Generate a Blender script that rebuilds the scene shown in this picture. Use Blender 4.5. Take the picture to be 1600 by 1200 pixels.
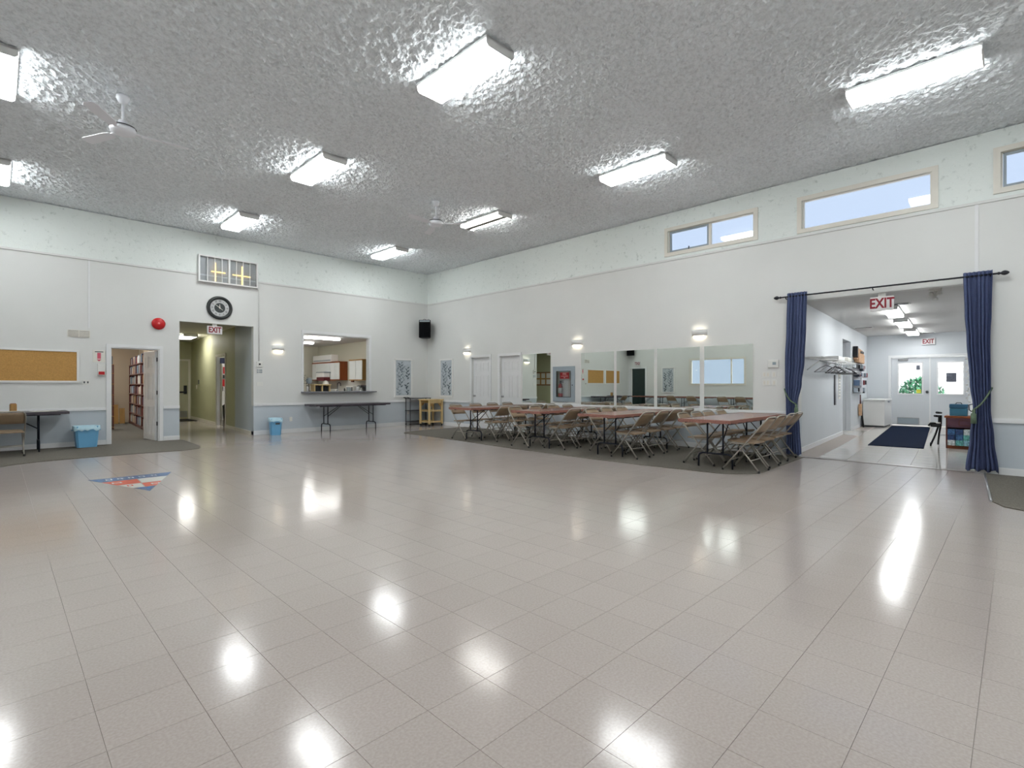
import bpy, bmesh, math, random
from mathutils import Matrix, Vector

# ------------------------------------------------------------------ camera, sky, sun, exposure
SC = bpy.context.scene
COL = SC.collection
for o in list(bpy.data.objects):
    bpy.data.objects.remove(o)
EYE = 1.27
cam_d = bpy.data.cameras.new('camera')
cam_d.sensor_width = 36.0
cam_d.lens = 36.0 * 798.0 / 1600.0
cam_d.shift_y = 1.5 / 1600.0
cam_d.clip_start = 0.05
cam = bpy.data.objects.new('camera', cam_d)
cam.location = (0, 0, EYE)
cam.rotation_euler = (math.radians(90), 0, math.radians(-45.29))
COL.objects.link(cam)
SC.camera = cam
SC.view_settings.view_transform = 'Standard'
SC.view_settings.look = 'None'
SC.view_settings.exposure = 1.06
SC.view_settings.gamma = 1.0
SC.view_settings.use_curve_mapping = False

W = bpy.data.worlds.new('sky')
SC.world = W
W.use_nodes = True
bg = W.node_tree.nodes['Background']
bg.inputs[0].default_value = (0.68, 0.80, 1.0, 1)
bg.inputs[1].default_value = 0.50
sun_d = bpy.data.lights.new('sun', 'SUN')
sun_d.energy = 5.5
sun_d.angle = math.radians(0.6)
sun_d.color = (1.0, 0.96, 0.9)
sun = bpy.data.objects.new('sun', sun_d)
sun.rotation_euler = (math.radians(44), 0, math.radians(-40))      # sun stands over the -X -Y side
sun.location = (0, -10, 20)
COL.objects.link(sun)

LAMP = 12.0        # radiance of the fluorescent lenses

# ------------------------------------------------------------------ dimensions (metres)
XR, YL, XL, YB = 9.955, 13.754, -2.2, -4.6
CZ, BZ = 4.88, 3.90
WT = 0.15
RZ = {'L': 0.0, 'R': -math.pi / 2, 'S': math.pi / 2, 'B': math.pi}

# ------------------------------------------------------------------ materials
def lin(c):
    c = c / 255.0
    return c / 12.92 if c <= 0.04045 else ((c + 0.055) / 1.055) ** 2.4

def rgb(r, g, b):
    return (lin(r), lin(g), lin(b), 1.0)

MATS = {}
def mat(name, col, rough=0.6, metal=0.0, var=0.0, vscale=6.0, bump=0.0, bscale=60.0, bdist=0.01, spec=0.5, stretch=None, col2=None, coat=0.0):
    if name in MATS:
        return MATS[name]
    m = bpy.data.materials.new(name)
    m.use_nodes = True
    nt = m.node_tree
    b = nt.nodes['Principled BSDF']
    b.inputs['Base Color'].default_value = col
    b.inputs['Roughness'].default_value = rough
    b.inputs['Metallic'].default_value = metal
    b.inputs['Specular IOR Level'].default_value = spec
    if coat:
        b.inputs['Coat Weight'].default_value = coat
        b.inputs['Coat Roughness'].default_value = 0.1
    if var or bump:
        g = nt.nodes.new('ShaderNodeNewGeometry')
        mp = nt.nodes.new('ShaderNodeMapping')
        nt.links.new(g.outputs['Position'], mp.inputs[0])
        if stretch:
            mp.inputs['Scale'].default_value = stretch
    if var:
        n = nt.nodes.new('ShaderNodeTexNoise')
        n.inputs['Scale'].default_value = vscale
        n.inputs['Detail'].default_value = 5
        nt.links.new(mp.outputs[0], n.inputs['Vector'])
        r = nt.nodes.new('ShaderNodeValToRGB')
        r.color_ramp.elements[0].position = 0.3
        r.color_ramp.elements[1].position = 0.7
        c2 = col2 if col2 else tuple(min(1, x * (1 + var)) for x in col[:3]) + (1,)
        c1 = col if col2 else tuple(x * (1 - var) for x in col[:3]) + (1,)
        r.color_ramp.elements[0].color = c1
        r.color_ramp.elements[1].color = c2
        nt.links.new(n.outputs['Fac'], r.inputs[0])
        nt.links.new(r.outputs[0], b.inputs['Base Color'])
    if bump:
        n2 = nt.nodes.new('ShaderNodeTexNoise')
        n2.inputs['Scale'].default_value = bscale
        n2.inputs['Detail'].default_value = 4
        nt.links.new(mp.outputs[0], n2.inputs['Vector'])
        bp = nt.nodes.new('ShaderNodeBump')
        bp.inputs['Strength'].default_value = bump
        bp.inputs['Distance'].default_value = bdist
        nt.links.new(n2.outputs['Fac'], bp.inputs['Height'])
        nt.links.new(bp.outputs[0], b.inputs['Normal'])
    MATS[name] = m
    return m

def emit(name, col, strength):
    if name in MATS:
        return MATS[name]
    m = bpy.data.materials.new(name)
    m.use_nodes = True
    b = m.node_tree.nodes['Principled BSDF']
    b.inputs['Base Color'].default_value = col
    b.inputs['Roughness'].default_value = 0.5
    b.inputs['Emission Color'].default_value = col
    b.inputs['Emission Strength'].default_value = strength
    MATS[name] = m
    return m

def glass(name='pane_glass', tint=(0.96, 0.98, 1, 1)):
    if name in MATS:
        return MATS[name]
    m = bpy.data.materials.new(name)
    m.use_nodes = True
    nt = m.node_tree
    nt.nodes.remove(nt.nodes['Principled BSDF'])
    out = nt.nodes['Material Output']
    t = nt.nodes.new('ShaderNodeBsdfTransparent')
    t.inputs[0].default_value = tint
    gl = nt.nodes.new('ShaderNodeBsdfGlossy')
    gl.inputs['Roughness'].default_value = 0.02
    fr = nt.nodes.new('ShaderNodeFresnel')
    fr.inputs[0].default_value = 1.5
    mx = nt.nodes.new('ShaderNodeMixShader')
    nt.links.new(fr.outputs[0], mx.inputs[0])
    nt.links.new(t.outputs[0], mx.inputs[1])
    nt.links.new(gl.outputs[0], mx.inputs[2])
    nt.links.new(mx.outputs[0], out.inputs[0])
    MATS[name] = m
    return m

def ceiling_mat():
    m = mat('sprayed_ceiling', rgb(236, 235, 231), 0.75)
    nt = m.node_tree
    b = nt.nodes['Principled BSDF']
    g = nt.nodes.new('ShaderNodeNewGeometry')
    n1 = nt.nodes.new('ShaderNodeTexNoise'); n1.inputs['Scale'].default_value = 24; n1.inputs['Detail'].default_value = 5; n1.inputs['Roughness'].default_value = 0.62
    n2 = nt.nodes.new('ShaderNodeTexVoronoi'); n2.inputs['Scale'].default_value = 26
    for n in (n1, n2):
        nt.links.new(g.outputs['Position'], n.inputs['Vector'])
    mx = nt.nodes.new('ShaderNodeMath'); mx.operation = 'SUBTRACT'
    ml = nt.nodes.new('ShaderNodeMath'); ml.operation = 'MULTIPLY'; ml.inputs[1].default_value = 0.45
    nt.links.new(n2.outputs['Distance'], ml.inputs[0])
    nt.links.new(n1.outputs['Fac'], mx.inputs[0]); nt.links.new(ml.outputs[0], mx.inputs[1])
    bp = nt.nodes.new('ShaderNodeBump'); bp.inputs['Strength'].default_value = 0.6; bp.inputs['Distance'].default_value = 0.03
    nt.links.new(mx.outputs[0], bp.inputs['Height']); nt.links.new(bp.outputs[0], b.inputs['Normal'])
    r = nt.nodes.new('ShaderNodeValToRGB')
    r.color_ramp.elements[0].position = 0.28; r.color_ramp.elements[0].color = rgb(214, 220, 224)
    r.color_ramp.elements[1].position = 0.55; r.color_ramp.elements[1].color = rgb(240, 246, 250)
    nt.links.new(n1.outputs['Fac'], r.inputs[0]); nt.links.new(r.outputs[0], b.inputs['Base Color'])
    return m

def stucco_mat():
    m = mat('pale_stucco', rgb(204, 210, 204), 0.7)
    nt = m.node_tree
    b = nt.nodes['Principled BSDF']
    g = nt.nodes.new('ShaderNodeNewGeometry')
    n1 = nt.nodes.new('ShaderNodeTexNoise'); n1.inputs['Scale'].default_value = 9; n1.inputs['Detail'].default_value = 7; n1.inputs['Roughness'].default_value = 0.7
    nt.links.new(g.outputs['Position'], n1.inputs['Vector'])
    r = nt.nodes.new('ShaderNodeValToRGB')
    r.color_ramp.elements[0].position = 0.30; r.color_ramp.elements[0].color = rgb(198, 206, 202)
    r.color_ramp.elements[1].position = 0.42; r.color_ramp.elements[1].color = rgb(230, 236, 233)
    nt.links.new(n1.outputs['Fac'], r.inputs[0]); nt.links.new(r.outputs[0], b.inputs['Base Color'])
    bp = nt.nodes.new('ShaderNodeBump'); bp.inputs['Strength'].default_value = 0.55; bp.inputs['Distance'].default_value = 0.02
    nt.links.new(n1.outputs['Fac'], bp.inputs['Height']); nt.links.new(bp.outputs[0], b.inputs['Normal'])
    return m

TS = 0.3048
def tile_mat(name, c1, c2, rough, size, sx, sy, wavy=0.04):
    """glossy floor tile: speckle, a shade of its own per tile, faint wax ripple"""
    m = mat(name, c1, rough)
    nt = m.node_tree
    b = nt.nodes['Principled BSDF']
    g = nt.nodes.new('ShaderNodeNewGeometry')
    n1 = nt.nodes.new('ShaderNodeTexNoise'); n1.inputs['Scale'].default_value = 90; n1.inputs['Detail'].default_value = 3
    nt.links.new(g.outputs['Position'], n1.inputs['Vector'])
    r = nt.nodes.new('ShaderNodeValToRGB')
    r.color_ramp.elements[0].position = 0.35; r.color_ramp.elements[0].color = c1
    r.color_ramp.elements[1].position = 0.65; r.color_ramp.elements[1].color = c2
    nt.links.new(n1.outputs['Fac'], r.inputs[0])
    mp = nt.nodes.new('ShaderNodeMapping')
    mp.inputs['Location'].default_value = (-sx / size, -sy / size, 0)
    mp.inputs['Scale'].default_value = (1 / size, 1 / size, 0)
    nt.links.new(g.outputs['Position'], mp.inputs[0])
    fl = nt.nodes.new('ShaderNodeVectorMath'); fl.operation = 'FLOOR'
    nt.links.new(mp.outputs[0], fl.inputs[0])
    wn = nt.nodes.new('ShaderNodeTexWhiteNoise'); wn.noise_dimensions = '2D'
    nt.links.new(fl.outputs[0], wn.inputs['Vector'])
    mr = nt.nodes.new('ShaderNodeMapRange'); mr.inputs[3].default_value = 0.985; mr.inputs[4].default_value = 1.015
    nt.links.new(wn.outputs['Value'], mr.inputs[0])
    hv = nt.nodes.new('ShaderNodeHueSaturation')
    nt.links.new(mr.outputs[0], hv.inputs['Value']); nt.links.new(r.outputs[0], hv.inputs['Color'])
    nt.links.new(hv.outputs[0], b.inputs['Base Color'])
    n3 = nt.nodes.new('ShaderNodeTexNoise'); n3.inputs['Scale'].default_value = 3.5; n3.inputs['Detail'].default_value = 2
    nt.links.new(g.outputs['Position'], n3.inputs['Vector'])
    bp = nt.nodes.new('ShaderNodeBump'); bp.inputs['Strength'].default_value = wavy; bp.inputs['Distance'].default_value = 0.02
    nt.links.new(n3.outputs['Fac'], bp.inputs['Height']); nt.links.new(bp.outputs[0], b.inputs['Normal'])
    return m

GX0, GY0 = 0.27 - 20 * TS, 0.72 - 30 * TS
M_TILE = tile_mat('floor_tile', rgb(170, 160, 154), rgb(180, 170, 165), 0.135, TS, GX0, GY0)
VT = 0.43
M_VTILE = tile_mat('vestibule_tile', rgb(196, 190, 184), rgb(206, 201, 196), 0.13, VT, 9.96, -0.1)
M_GROUT = mat('tile_joint', rgb(158, 148, 142), 0.6)
M_CEIL = ceiling_mat()
M_BAND = stucco_mat()
M_WALL = mat('wall_paint_upper', rgb(219, 220, 218), 0.55, var=0.02, vscale=1.2, bump=0.08, bscale=180, bdist=0.003)
M_LOW = mat('wall_paint_lower', rgb(192, 200, 207), 0.5, var=0.02, vscale=1.5, bump=0.08, bscale=180, bdist=0.003)
M_OLIVE = mat('hall_paint_olive', rgb(182, 182, 150), 0.55, var=0.02, vscale=1.2)
M_GREYP = mat('vestibule_paint', rgb(206, 210, 214), 0.5, var=0.02, vscale=1.2)
M_BEIGE = mat('kitchen_paint', rgb(205, 202, 186), 0.6, var=0.02, vscale=1.2)
M_TANW = mat('library_paint', rgb(190, 172, 148), 0.6, var=0.02, vscale=1.2)
M_TRIM = mat('white_trim', rgb(226, 227, 228), 0.35, var=0.015)
M_PLAINC = mat('plain_ceiling', rgb(206, 204, 202), 0.7, var=0.02, vscale=3)
M_CARPET = mat('grey_carpet', rgb(112, 108, 100), 0.95, var=0.22, vscale=70, bump=0.6, bscale=300, bdist=0.006, spec=0.1)
M_WHITE = mat('white_paint', rgb(230, 230, 228), 0.4, var=0.01)
M_PLAST = mat('white_plastic', rgb(224, 224, 220), 0.35, var=0.01)
M_BLACK = mat('black_plastic', rgb(16, 17, 20), 0.45, var=0.05)
M_BMETAL = mat('black_metal', rgb(28, 30, 38), 0.35, 0.2, var=0.05)
M_STEEL = mat('brushed_steel', rgb(176, 178, 180), 0.3, 0.9, var=0.05, vscale=30)
M_MIRROR = mat('mirror_silver', rgb(222, 228, 222), 0.0, 1.0)
M_CHAIRF = mat('chair_frame_beige', rgb(164, 158, 148), 0.32, 0.35, var=0.04)
M_CHAIRP = mat('chair_panel_tan', rgb(152, 130, 106), 0.45, 0.0, var=0.06, vscale=12)
M_TTOP = mat('table_top_redbrown', rgb(112, 62, 52), 0.24, var=0.4, vscale=9, col2=rgb(156, 108, 92), bump=0.06, bscale=40)
M_TEDGE = mat('table_edge', rgb(146, 100, 88), 0.5, var=0.25, vscale=60)
M_DTOP = mat('table_top_dark', rgb(70, 64, 72), 0.3, var=0.1, vscale=10)
M_TLEG = mat('table_leg_black', rgb(26, 30, 44), 0.4, 0.3, var=0.05)
M_CORK = mat('cork', rgb(190, 146, 84), 0.9, var=0.14, vscale=60, bump=0.2, bscale=200)
M_RED = mat('signal_red', rgb(196, 24, 30), 0.35, var=0.03)
M_BLUEB = mat('blue_bin_plastic', rgb(112, 176, 218), 0.4, var=0.03)
M_LINER = mat('bin_liner', rgb(178, 212, 226), 0.3, var=0.05, vscale=20)
M_NAVY = mat('navy_curtain', rgb(86, 97, 132), 0.85, var=0.08, vscale=50, bump=0.15, bscale=400, bdist=0.002, spec=0.2)
M_ROPE = mat('green_rope', rgb(98, 118, 96), 0.8, var=0.2, vscale=80)
M_WOODL = mat('pine_wood', rgb(214, 186, 134), 0.5, var=0.12, vscale=14, stretch=(1, 1, 0.15))
M_WOODR = mat('cherry_wood', rgb(142, 72, 30), 0.45, var=0.15, vscale=12, stretch=(1, 1, 0.15))
M_WOODD = mat('dark_redwood', rgb(96, 42, 34), 0.4, var=0.15, vscale=12)
M_OAK = mat('oak_panel', rgb(168, 128, 72), 0.5, var=0.12, vscale=12, stretch=(1, 1, 0.15))
M_GREY = mat('grey_enamel', rgb(150, 162, 170), 0.4, var=0.03)
M_DGREY = mat('dark_grey', rgb(70, 72, 76), 0.5, var=0.05)
M_STONE = mat('grey_stone', rgb(124, 124, 130), 0.3, var=0.2, vscale=60)
M_PAPER = mat('paper', rgb(226, 224, 216), 0.7, var=0.02)
M_CREAM = mat('cream_vinyl', rgb(222, 218, 208), 0.45, var=0.02)
M_LENS = emit('lamp_lens', (0.97, 1.0, 1.0, 1), LAMP)
M_TUBE = emit('lamp_tube', (1.0, 0.99, 0.96, 1), LAMP * 1.6)
M_SCON = emit('sconce_glass', (1.0, 0.90, 0.72, 1), 2.6)
M_GLASS = glass()

# ------------------------------------------------------------------ mesh helpers
def BM():
    return bmesh.new()

def box(bm, x0, x1, y0, y1, z0, z1, bev=0.0, M=None, mi=0):
    vs = [bm.verts.new((x, y, z)) for z in (z0, z1) for y in (y0, y1) for x in (x0, x1)]
    if M is not None:
        for v in vs:
            v.co = M @ v.co
    fs = []
    for q in ((0, 2, 3, 1), (4, 5, 7, 6), (0, 1, 5, 4), (2, 6, 7, 3), (0, 4, 6, 2), (1, 3, 7, 5)):
        f = bm.faces.new([vs[i] for i in q]); f.material_index = mi; fs.append(f)
    if bev:
        es = list({e for f in fs for e in f.edges})
        bmesh.ops.bevel(bm, geom=es, offset=bev, segments=2, affect='EDGES', profile=0.5)
    return bm

def tube(bm, pts, r, n=8, cap=True, smooth=True):
    pts = [Vector(p) for p in pts]
    rings = []
    up = None
    for i, p in enumerate(pts):
        if i == 0: d = pts[1] - p
        elif i == len(pts) - 1: d = p - pts[i - 1]
        else: d = (pts[i + 1] - p).normalized() + (p - pts[i - 1]).normalized()
        d.normalize()
        if up is None:
            a = Vector((0, 0, 1)) if abs(d.z) < 0.9 else Vector((1, 0, 0))
            up = d.cross(a).normalized()
        up = (up - d * up.dot(d)).normalized()
        s = d.cross(up)
        rr = r[i] if isinstance(r, (list, tuple)) else r
        rings.append([bm.verts.new(p + (up * math.cos(2 * math.pi * k / n) + s * math.sin(2 * math.pi * k / n)) * rr) for k in range(n)])
    for a, b in zip(rings, rings[1:]):
        for k in range(n):
            f = bm.faces.new((a[k], a[(k + 1) % n], b[(k + 1) % n], b[k])); f.smooth = smooth
    if cap:
        bm.faces.new(rings[0][::-1]); bm.faces.new(rings[-1])
    return bm

def lathe(bm, prof, n=24, M=None, smooth=True):
    """profile of (radius, height) turned about local z; M places it"""
    rings = []
    for (r, h) in prof:
        if r < 1e-6:
            rings.append([bm.verts.new((0, 0, h))])
        else:
            rings.append([bm.verts.new((r * math.cos(2 * math.pi * k / n), r * math.sin(2 * math.pi * k / n), h)) for k in range(n)])
    for a, b in zip(rings, rings[1:]):
        for k in range(n):
            k2 = (k + 1) % n
            if len(a) == 1 and len(b) == 1: continue
            if len(a) == 1: f = bm.faces.new((a[0], b[k2], b[k]))
            elif len(b) == 1: f = bm.faces.new((a[k], a[k2], b[0]))
            else: f = bm.faces.new((a[k], a[k2], b[k2], b[k]))
            f.smooth = smooth
    if M is not None:
        vs = [v for rr in rings for v in rr]
        bmesh.ops.transform(bm, matrix=M, verts=vs)
    return bm

def prism(bm, pts, z0, z1):
    lo = [bm.verts.new((p[0], p[1], z0)) for p in pts]
    hi = [bm.verts.new((p[0], p[1], z1)) for p in pts]
    bm.faces.new(lo[::-1]); bm.faces.new(hi)
    n = len(pts)
    for i in range(n):
        bm.faces.new((lo[i], lo[(i + 1) % n], hi[(i + 1) % n], hi[i]))
    return bm

def vprism(bm, pts, y0, y1):
    """outline in x,z pushed through y"""
    lo = [bm.verts.new((p[0], y0, p[1])) for p in pts]
    hi = [bm.verts.new((p[0], y1, p[1])) for p in pts]
    bm.faces.new(lo); bm.faces.new(hi[::-1])
    n = len(pts)
    for i in range(n):
        bm.faces.new((lo[(i + 1) % n], lo[i], hi[i], hi[(i + 1) % n]))
    return bm

def ring_frame(bm, x0, x1, z0, z1, w, y0, y1):
    """rectangular picture-frame ring, border w, between y0 and y1"""
    o = [(x0, z0), (x1, z0), (x1, z1), (x0, z1)]
    i = [(x0 + w, z0 + w), (x1 - w, z0 + w), (x1 - w, z1 - w), (x0 + w, z1 - w)]
    V = {}
    for nm, l in (('o', o), ('i', i)):
        for k, (x, z) in enumerate(l):
            for t, y in ((0, y0), (1, y1)):
                V[nm, k, t] = bm.verts.new((x, y, z))
    for k in range(4):
        j = (k + 1) % 4
        bm.faces.new((V['o', k, 0], V['o', j, 0], V['i', j, 0], V['i', k, 0]))
        bm.faces.new((V['o', j, 1], V['o', k, 1], V['i', k, 1], V['i', j, 1]))
        bm.faces.new((V['o', j, 0], V['o', k, 0], V['o', k, 1], V['o', j, 1]))
        bm.faces.new((V['i', k, 0], V['i', j, 0], V['i', j, 1], V['i', k, 1]))
    return bm

def casing(bm, x0, x1, z1, w, y0, y1, z0=0.0):
    """door casing: inverted U round the hole x0..x1 up to z1"""
    pts = [(x0 - w, z0), (x0, z0), (x0, z1), (x1, z1), (x1, z0), (x1 + w, z0), (x1 + w, z1 + w), (x0 - w, z1 + w)]
    return vprism(bm, pts, y0, y1)

PM = {}
def link(name, me, parent=None):
    o = bpy.data.objects.new(name, me)
    COL.objects.link(o)
    if parent is not None:
        o.parent = parent
    return o

def obj(name, bm, m, parent=None, world=False, loc=None, rotz=0.0):
    if world and parent is not None and parent.name in PM:
        bmesh.ops.transform(bm, matrix=PM[parent.name].inverted(), verts=bm.verts[:])
    bmesh.ops.recalc_face_normals(bm, faces=bm.faces[:])
    me = bpy.data.meshes.new(name)
    bm.to_mesh(me); bm.free()
    for mm in (m if isinstance(m, (list, tuple)) else [m]):
        me.materials.append(mm)
    o = link(name, me, parent)
    if loc is not None:
        o.location = loc
        o.rotation_euler = (0, 0, rotz)
    return o

def tag(o, label, cat, group=None, kind=None):
    o['label'] = label; o['category'] = cat
    if group: o['group'] = group
    if kind: o['kind'] = kind
    return o

def thing(name, label, cat, loc=(0, 0, 0), rotz=0.0, group=None, kind=None):
    o = bpy.data.objects.new(name, None)
    o.empty_display_size = 0.1
    COL.objects.link(o)
    o.location = loc; o.rotation_euler = (0, 0, rotz)
    PM[o.name] = Matrix.Translation(Vector(loc)) @ Matrix.Rotation(rotz, 4, 'Z')
    return tag(o, label, cat, group, kind)

def struct(name, bm, m, label, cat, parent=None):
    o = obj(name, bm, m, parent)
    if parent is None:
        tag(o, label, cat, None, 'structure')
    return o

def copy_tree(src, parent=None):
    c = src.copy(); COL.objects.link(c)
    c.parent = parent
    for ch in list(src.children):
        copy_tree(ch, c)
    return c

def place(src, loc, rotz, label, used=[]):
    """first call for a prototype moves it, later calls copy it"""
    if src.name in used:
        o = copy_tree(src)
    else:
        used.append(src.name); o = src
    o.location = loc; o.rotation_euler = (0, 0, rotz)
    PM[o.name] = Matrix.Translation(Vector(loc)) @ Matrix.Rotation(rotz, 4, 'Z')
    o['label'] = label
    return o

def text_bm(s, size, depth=0.002, align='CENTER', bold=0.0):
    cu = bpy.data.curves.new('lettering', 'FONT')
    cu.body = s; cu.size = size; cu.offset = bold * size; cu.extrude = depth; cu.align_x = align; cu.align_y = 'CENTER'
    t = bpy.data.objects.new('lettering', cu); COL.objects.link(t)
    bpy.context.view_layer.update()
    me = bpy.data.meshes.new_from_object(t.evaluated_get(bpy.context.evaluated_depsgraph_get()))
    bm = bmesh.new(); bm.from_mesh(me)
    bpy.data.objects.remove(t); bpy.data.meshes.remove(me); bpy.data.curves.remove(cu)
    return bm

FACE = Matrix.Rotation(math.pi / 2, 4, 'X')       # lettering upright, read from -y
def lettering(parent, s, size, x, y, z, m, name='lettering', sx=1.0, bold=0.0):
    bm = text_bm(s, size, bold=bold)
    bmesh.ops.transform(bm, matrix=Matrix.Translation((x, y, z)) @ FACE @ Matrix.Diagonal((sx, 1, 1, 1)), verts=bm.verts[:])
    return obj(name, bm, m, parent)

def wall(name, axis, plane, thick, a0, a1, z0, z1, holes, zones, label, warp=None, extra=()):
    """solid wall with openings; zones = [(top z, material), ...]; thick may be negative"""
    A = sorted({a0, a1, *[h[0] for h in holes], *[h[1] for h in holes]} | set(extra))
    Z = sorted({z0, z1, *[h[2] for h in holes], *[h[3] for h in holes], *[t for t, _ in zones if z0 < t < z1]})
    A = [a for a in A if a0 <= a <= a1]; Z = [z for z in Z if z0 <= z <= z1]
    def solid(i, j):
        if i < 0 or j < 0 or i >= len(A) - 1 or j >= len(Z) - 1: return False
        ac, zc = (A[i] + A[i + 1]) / 2, (Z[j] + Z[j + 1]) / 2
        return not any(h[0] < ac < h[1] and h[2] < zc < h[3] for h in holes)
    bm = BM(); V = {}
    def v(i, j, t):
        if (i, j, t) not in V:
            p = plane + (thick if t else 0.0)
            co = (A[i], p, Z[j]) if axis == 'Y' else (p, A[i], Z[j])
            if warp: co = warp(co)
            V[i, j, t] = bm.verts.new(co)
        return V[i, j, t]
    for i in range(len(A) - 1):
        for j in range(len(Z) - 1):
            if not solid(i, j): continue
            zc = (Z[j] + Z[j + 1]) / 2
            mi = next((k for k, (t, _) in enumerate(zones) if zc < t), len(zones) - 1)
            fs = [bm.faces.new((v(i, j, t), v(i + 1, j, t), v(i + 1, j + 1, t), v(i, j + 1, t))) for t in (0, 1)]
            for di, dj, e in ((-1, 0, ((0, 0), (0, 1))), (1, 0, ((1, 0), (1, 1))), (0, -1, ((0, 0), (1, 0))), (0, 1, ((0, 1), (1, 1)))):
                if not solid(i + di, j + dj):
                    (p, q), (r, s) = e
                    fs.append(bm.faces.new((v(i + p, j + q, 0), v(i + r, j + s, 0), v(i + r, j + s, 1), v(i + p, j + q, 1))))
            for f in fs: f.material_index = mi
    return struct(name, bm, [m for _, m in zones], label, 'wall')

def slab(name, pts, z0, z1, m, label, cat):
    bm = BM(); prism(bm, pts, z0, z1)
    return struct(name, bm, m, label, cat)

rnd = random.Random(7)

# ================================================================== THE ROOM SHELL
ZON = [(0.74, M_LOW), (BZ, M_WALL), (99, M_BAND)]
BOOK_D = (1.716, 2.59, 0.0, 2.075)
HALL_O = (2.98, 4.586, 0.0, 2.746)
HATCH = (5.86, 7.83, 1.07, 2.66)
wall('wall_left', 'Y', YL, WT, XL - WT, XR + WT, 0, CZ, [BOOK_D, HALL_O, HATCH], ZON, 'pale two-tone wall with library door, hallway opening and kitchen hatch')
D1 = (10.758, 11.528, 0.0, 2.075)
D2 = (9.575, 10.33, 0.0, 2.075)
VEST = (0.44, 2.74, 0.0, 2.745)
WIN = [(3.50, 5.23, 4.03, 4.51), (0.92, 2.69, 3.99, 4.51), (-1.60, 0.17, 4.03, 4.56), (-4.3, -2.53, 3.99, 4.51)]
wall('wall_right', 'X', XR, WT, YB - WT, YL, 0, CZ, [D1, D2, VEST, (7.71, 8.356, 0.875, 1.71)] + WIN, ZON, 'pale wall with mirrors, clerestory windows and curtained entrance opening')
SWIN = (8.15, 10.5, 1.31, 2.40)
SDOOR = (12.8, 13.6, 0.0, 2.075)
wall('wall_side', 'X', XL, -WT, YB - WT, YL, 0, CZ, [SWIN, SDOOR], ZON, 'pale wall with one wide window, seen in the mirrors')
wall('wall_back', 'Y', YB, -WT, XL, XR, 0, CZ, [], ZON, 'plain pale wall closing the hall opposite the kitchen hatch')
bm = BM()
bmesh.ops.create_grid(bm, x_segments=490, y_segments=730, size=0.5, matrix=Matrix.Translation(((XL + XR) / 2, (YB + YL) / 2, CZ)) @ Matrix.Diagonal((XR - XL + 0.24, YL - YB + 0.24, 1, 1)))
ceil_o = struct('ceiling', bm, M_CEIL, 'grey ceiling with rough sprayed texture', 'ceiling')
_tx = bpy.data.textures.new('spray_relief', 'CLOUDS'); _tx.noise_scale = 0.07; _tx.noise_depth = 2; _tx.contrast = 1.3
_md = ceil_o.modifiers.new('spray_relief', 'DISPLACE'); _md.texture = _tx; _md.texture_coords = 'GLOBAL'; _md.direction = 'Z'; _md.strength = 0.06; _md.mid_level = 0.25
bm = BM(); box(bm, XL - WT, XR + WT, YB - WT, YL + WT, CZ + 0.08, CZ + 0.22)
obj('roof_deck', bm, M_PLAINC, ceil_o)
slab('ground', [(-70, -70), (90, -70), (90, 90), (-70, 90)], -0.45, -0.30, mat('outdoor_paving', rgb(205, 202, 194), 0.9, var=0.1, vscale=2), 'pale paving outside the building', 'ground')

# floor: slab below, vinyl tiles on it
floor = slab('floor', [(XL, YB), (XR + WT, YB), (XR + WT, YL), (XL, YL)], -0.06, -0.003, M_GROUT, 'glossy beige vinyl tile floor of the hall', 'floor')
def tile_mesh(s, gap, h):
    bm = BM(); e = gap / 2; c = 0.0005
    lo = [bm.verts.new(p) for p in ((e, e, -h), (s - e, e, -h), (s - e, s - e, -h), (e, s - e, -h))]
    hi = [bm.verts.new(p) for p in ((e + c, e + c, 0), (s - e - c, e + c, 0), (s - e - c, s - e - c, 0), (e + c, s - e - c, 0))]
    bm.faces.new(hi)
    for i in range(4):
        bm.faces.new((lo[i], lo[(i + 1) % 4], hi[(i + 1) % 4], hi[i]))
    return bm
_b = tile_mesh(TS, 0.0010, 0.0025)
tile_me = bpy.data.meshes.new('tile'); _b.to_mesh(tile_me); _b.free(); tile_me.materials.append(M_TILE)
cells = []
ca, sa = math.cos(math.radians(44.71)), math.sin(math.radians(44.71))
for i in range(-10, 60):
    for j in range(-10, 90):
        x, y = GX0 + i * TS, GY0 + j * TS
        if x + TS > XL and x < XR and y + TS > YB and y < YL:
            cx, cy = x + TS / 2, y + TS / 2
            dep = cx * ca + cy * sa; lat = cx * sa - cy * ca
            seen = dep > 1.5 and abs(lat) < dep * 1.02 + 0.1
            inside = x >= XL and x + TS <= XR and y >= YB and y + TS <= YL
            cells.append((0 if (seen and inside) else 1, dep if seen else 99, x, y))
cells.sort()
for k, (s_, d_, x, y) in enumerate(cells[:300]):
    o = link('tile', tile_me, floor); o.location = (x, y, 0)
bm = BM()
for (s_, d_, x, y) in cells[300:]:
    x0, x1, y0, y1 = max(x, XL), min(x + TS, XR + 0.01), max(y, YB), min(y + TS, YL)
    if x1 - x0 < 0.01 or y1 - y0 < 0.01: continue
    e, c = 0.0005, 0.0005
    lo = [bm.verts.new(p) for p in ((x0 + e, y0 + e, -0.0025), (x1 - e, y0 + e, -0.004), (x1 - e, y1 - e, -0.004), (x0 + e, y1 - e, -0.004))]
    hi = [bm.verts.new(p) for p in ((x0 + e + c, y0 + e + c, 0), (x1 - e - c, y0 + e + c, 0), (x1 - e - c, y1 - e - c, 0), (x0 + e + c, y1 - e - c, 0))]
    bm.faces.new(hi)
    for i in range(4):
        bm.faces.new((lo[i], lo[(i + 1) % 4], hi[(i + 1) % 4], hi[i]))
o = obj('tile_field', bm, M_TILE, floor); o['kind'] = 'stuff'

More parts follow.
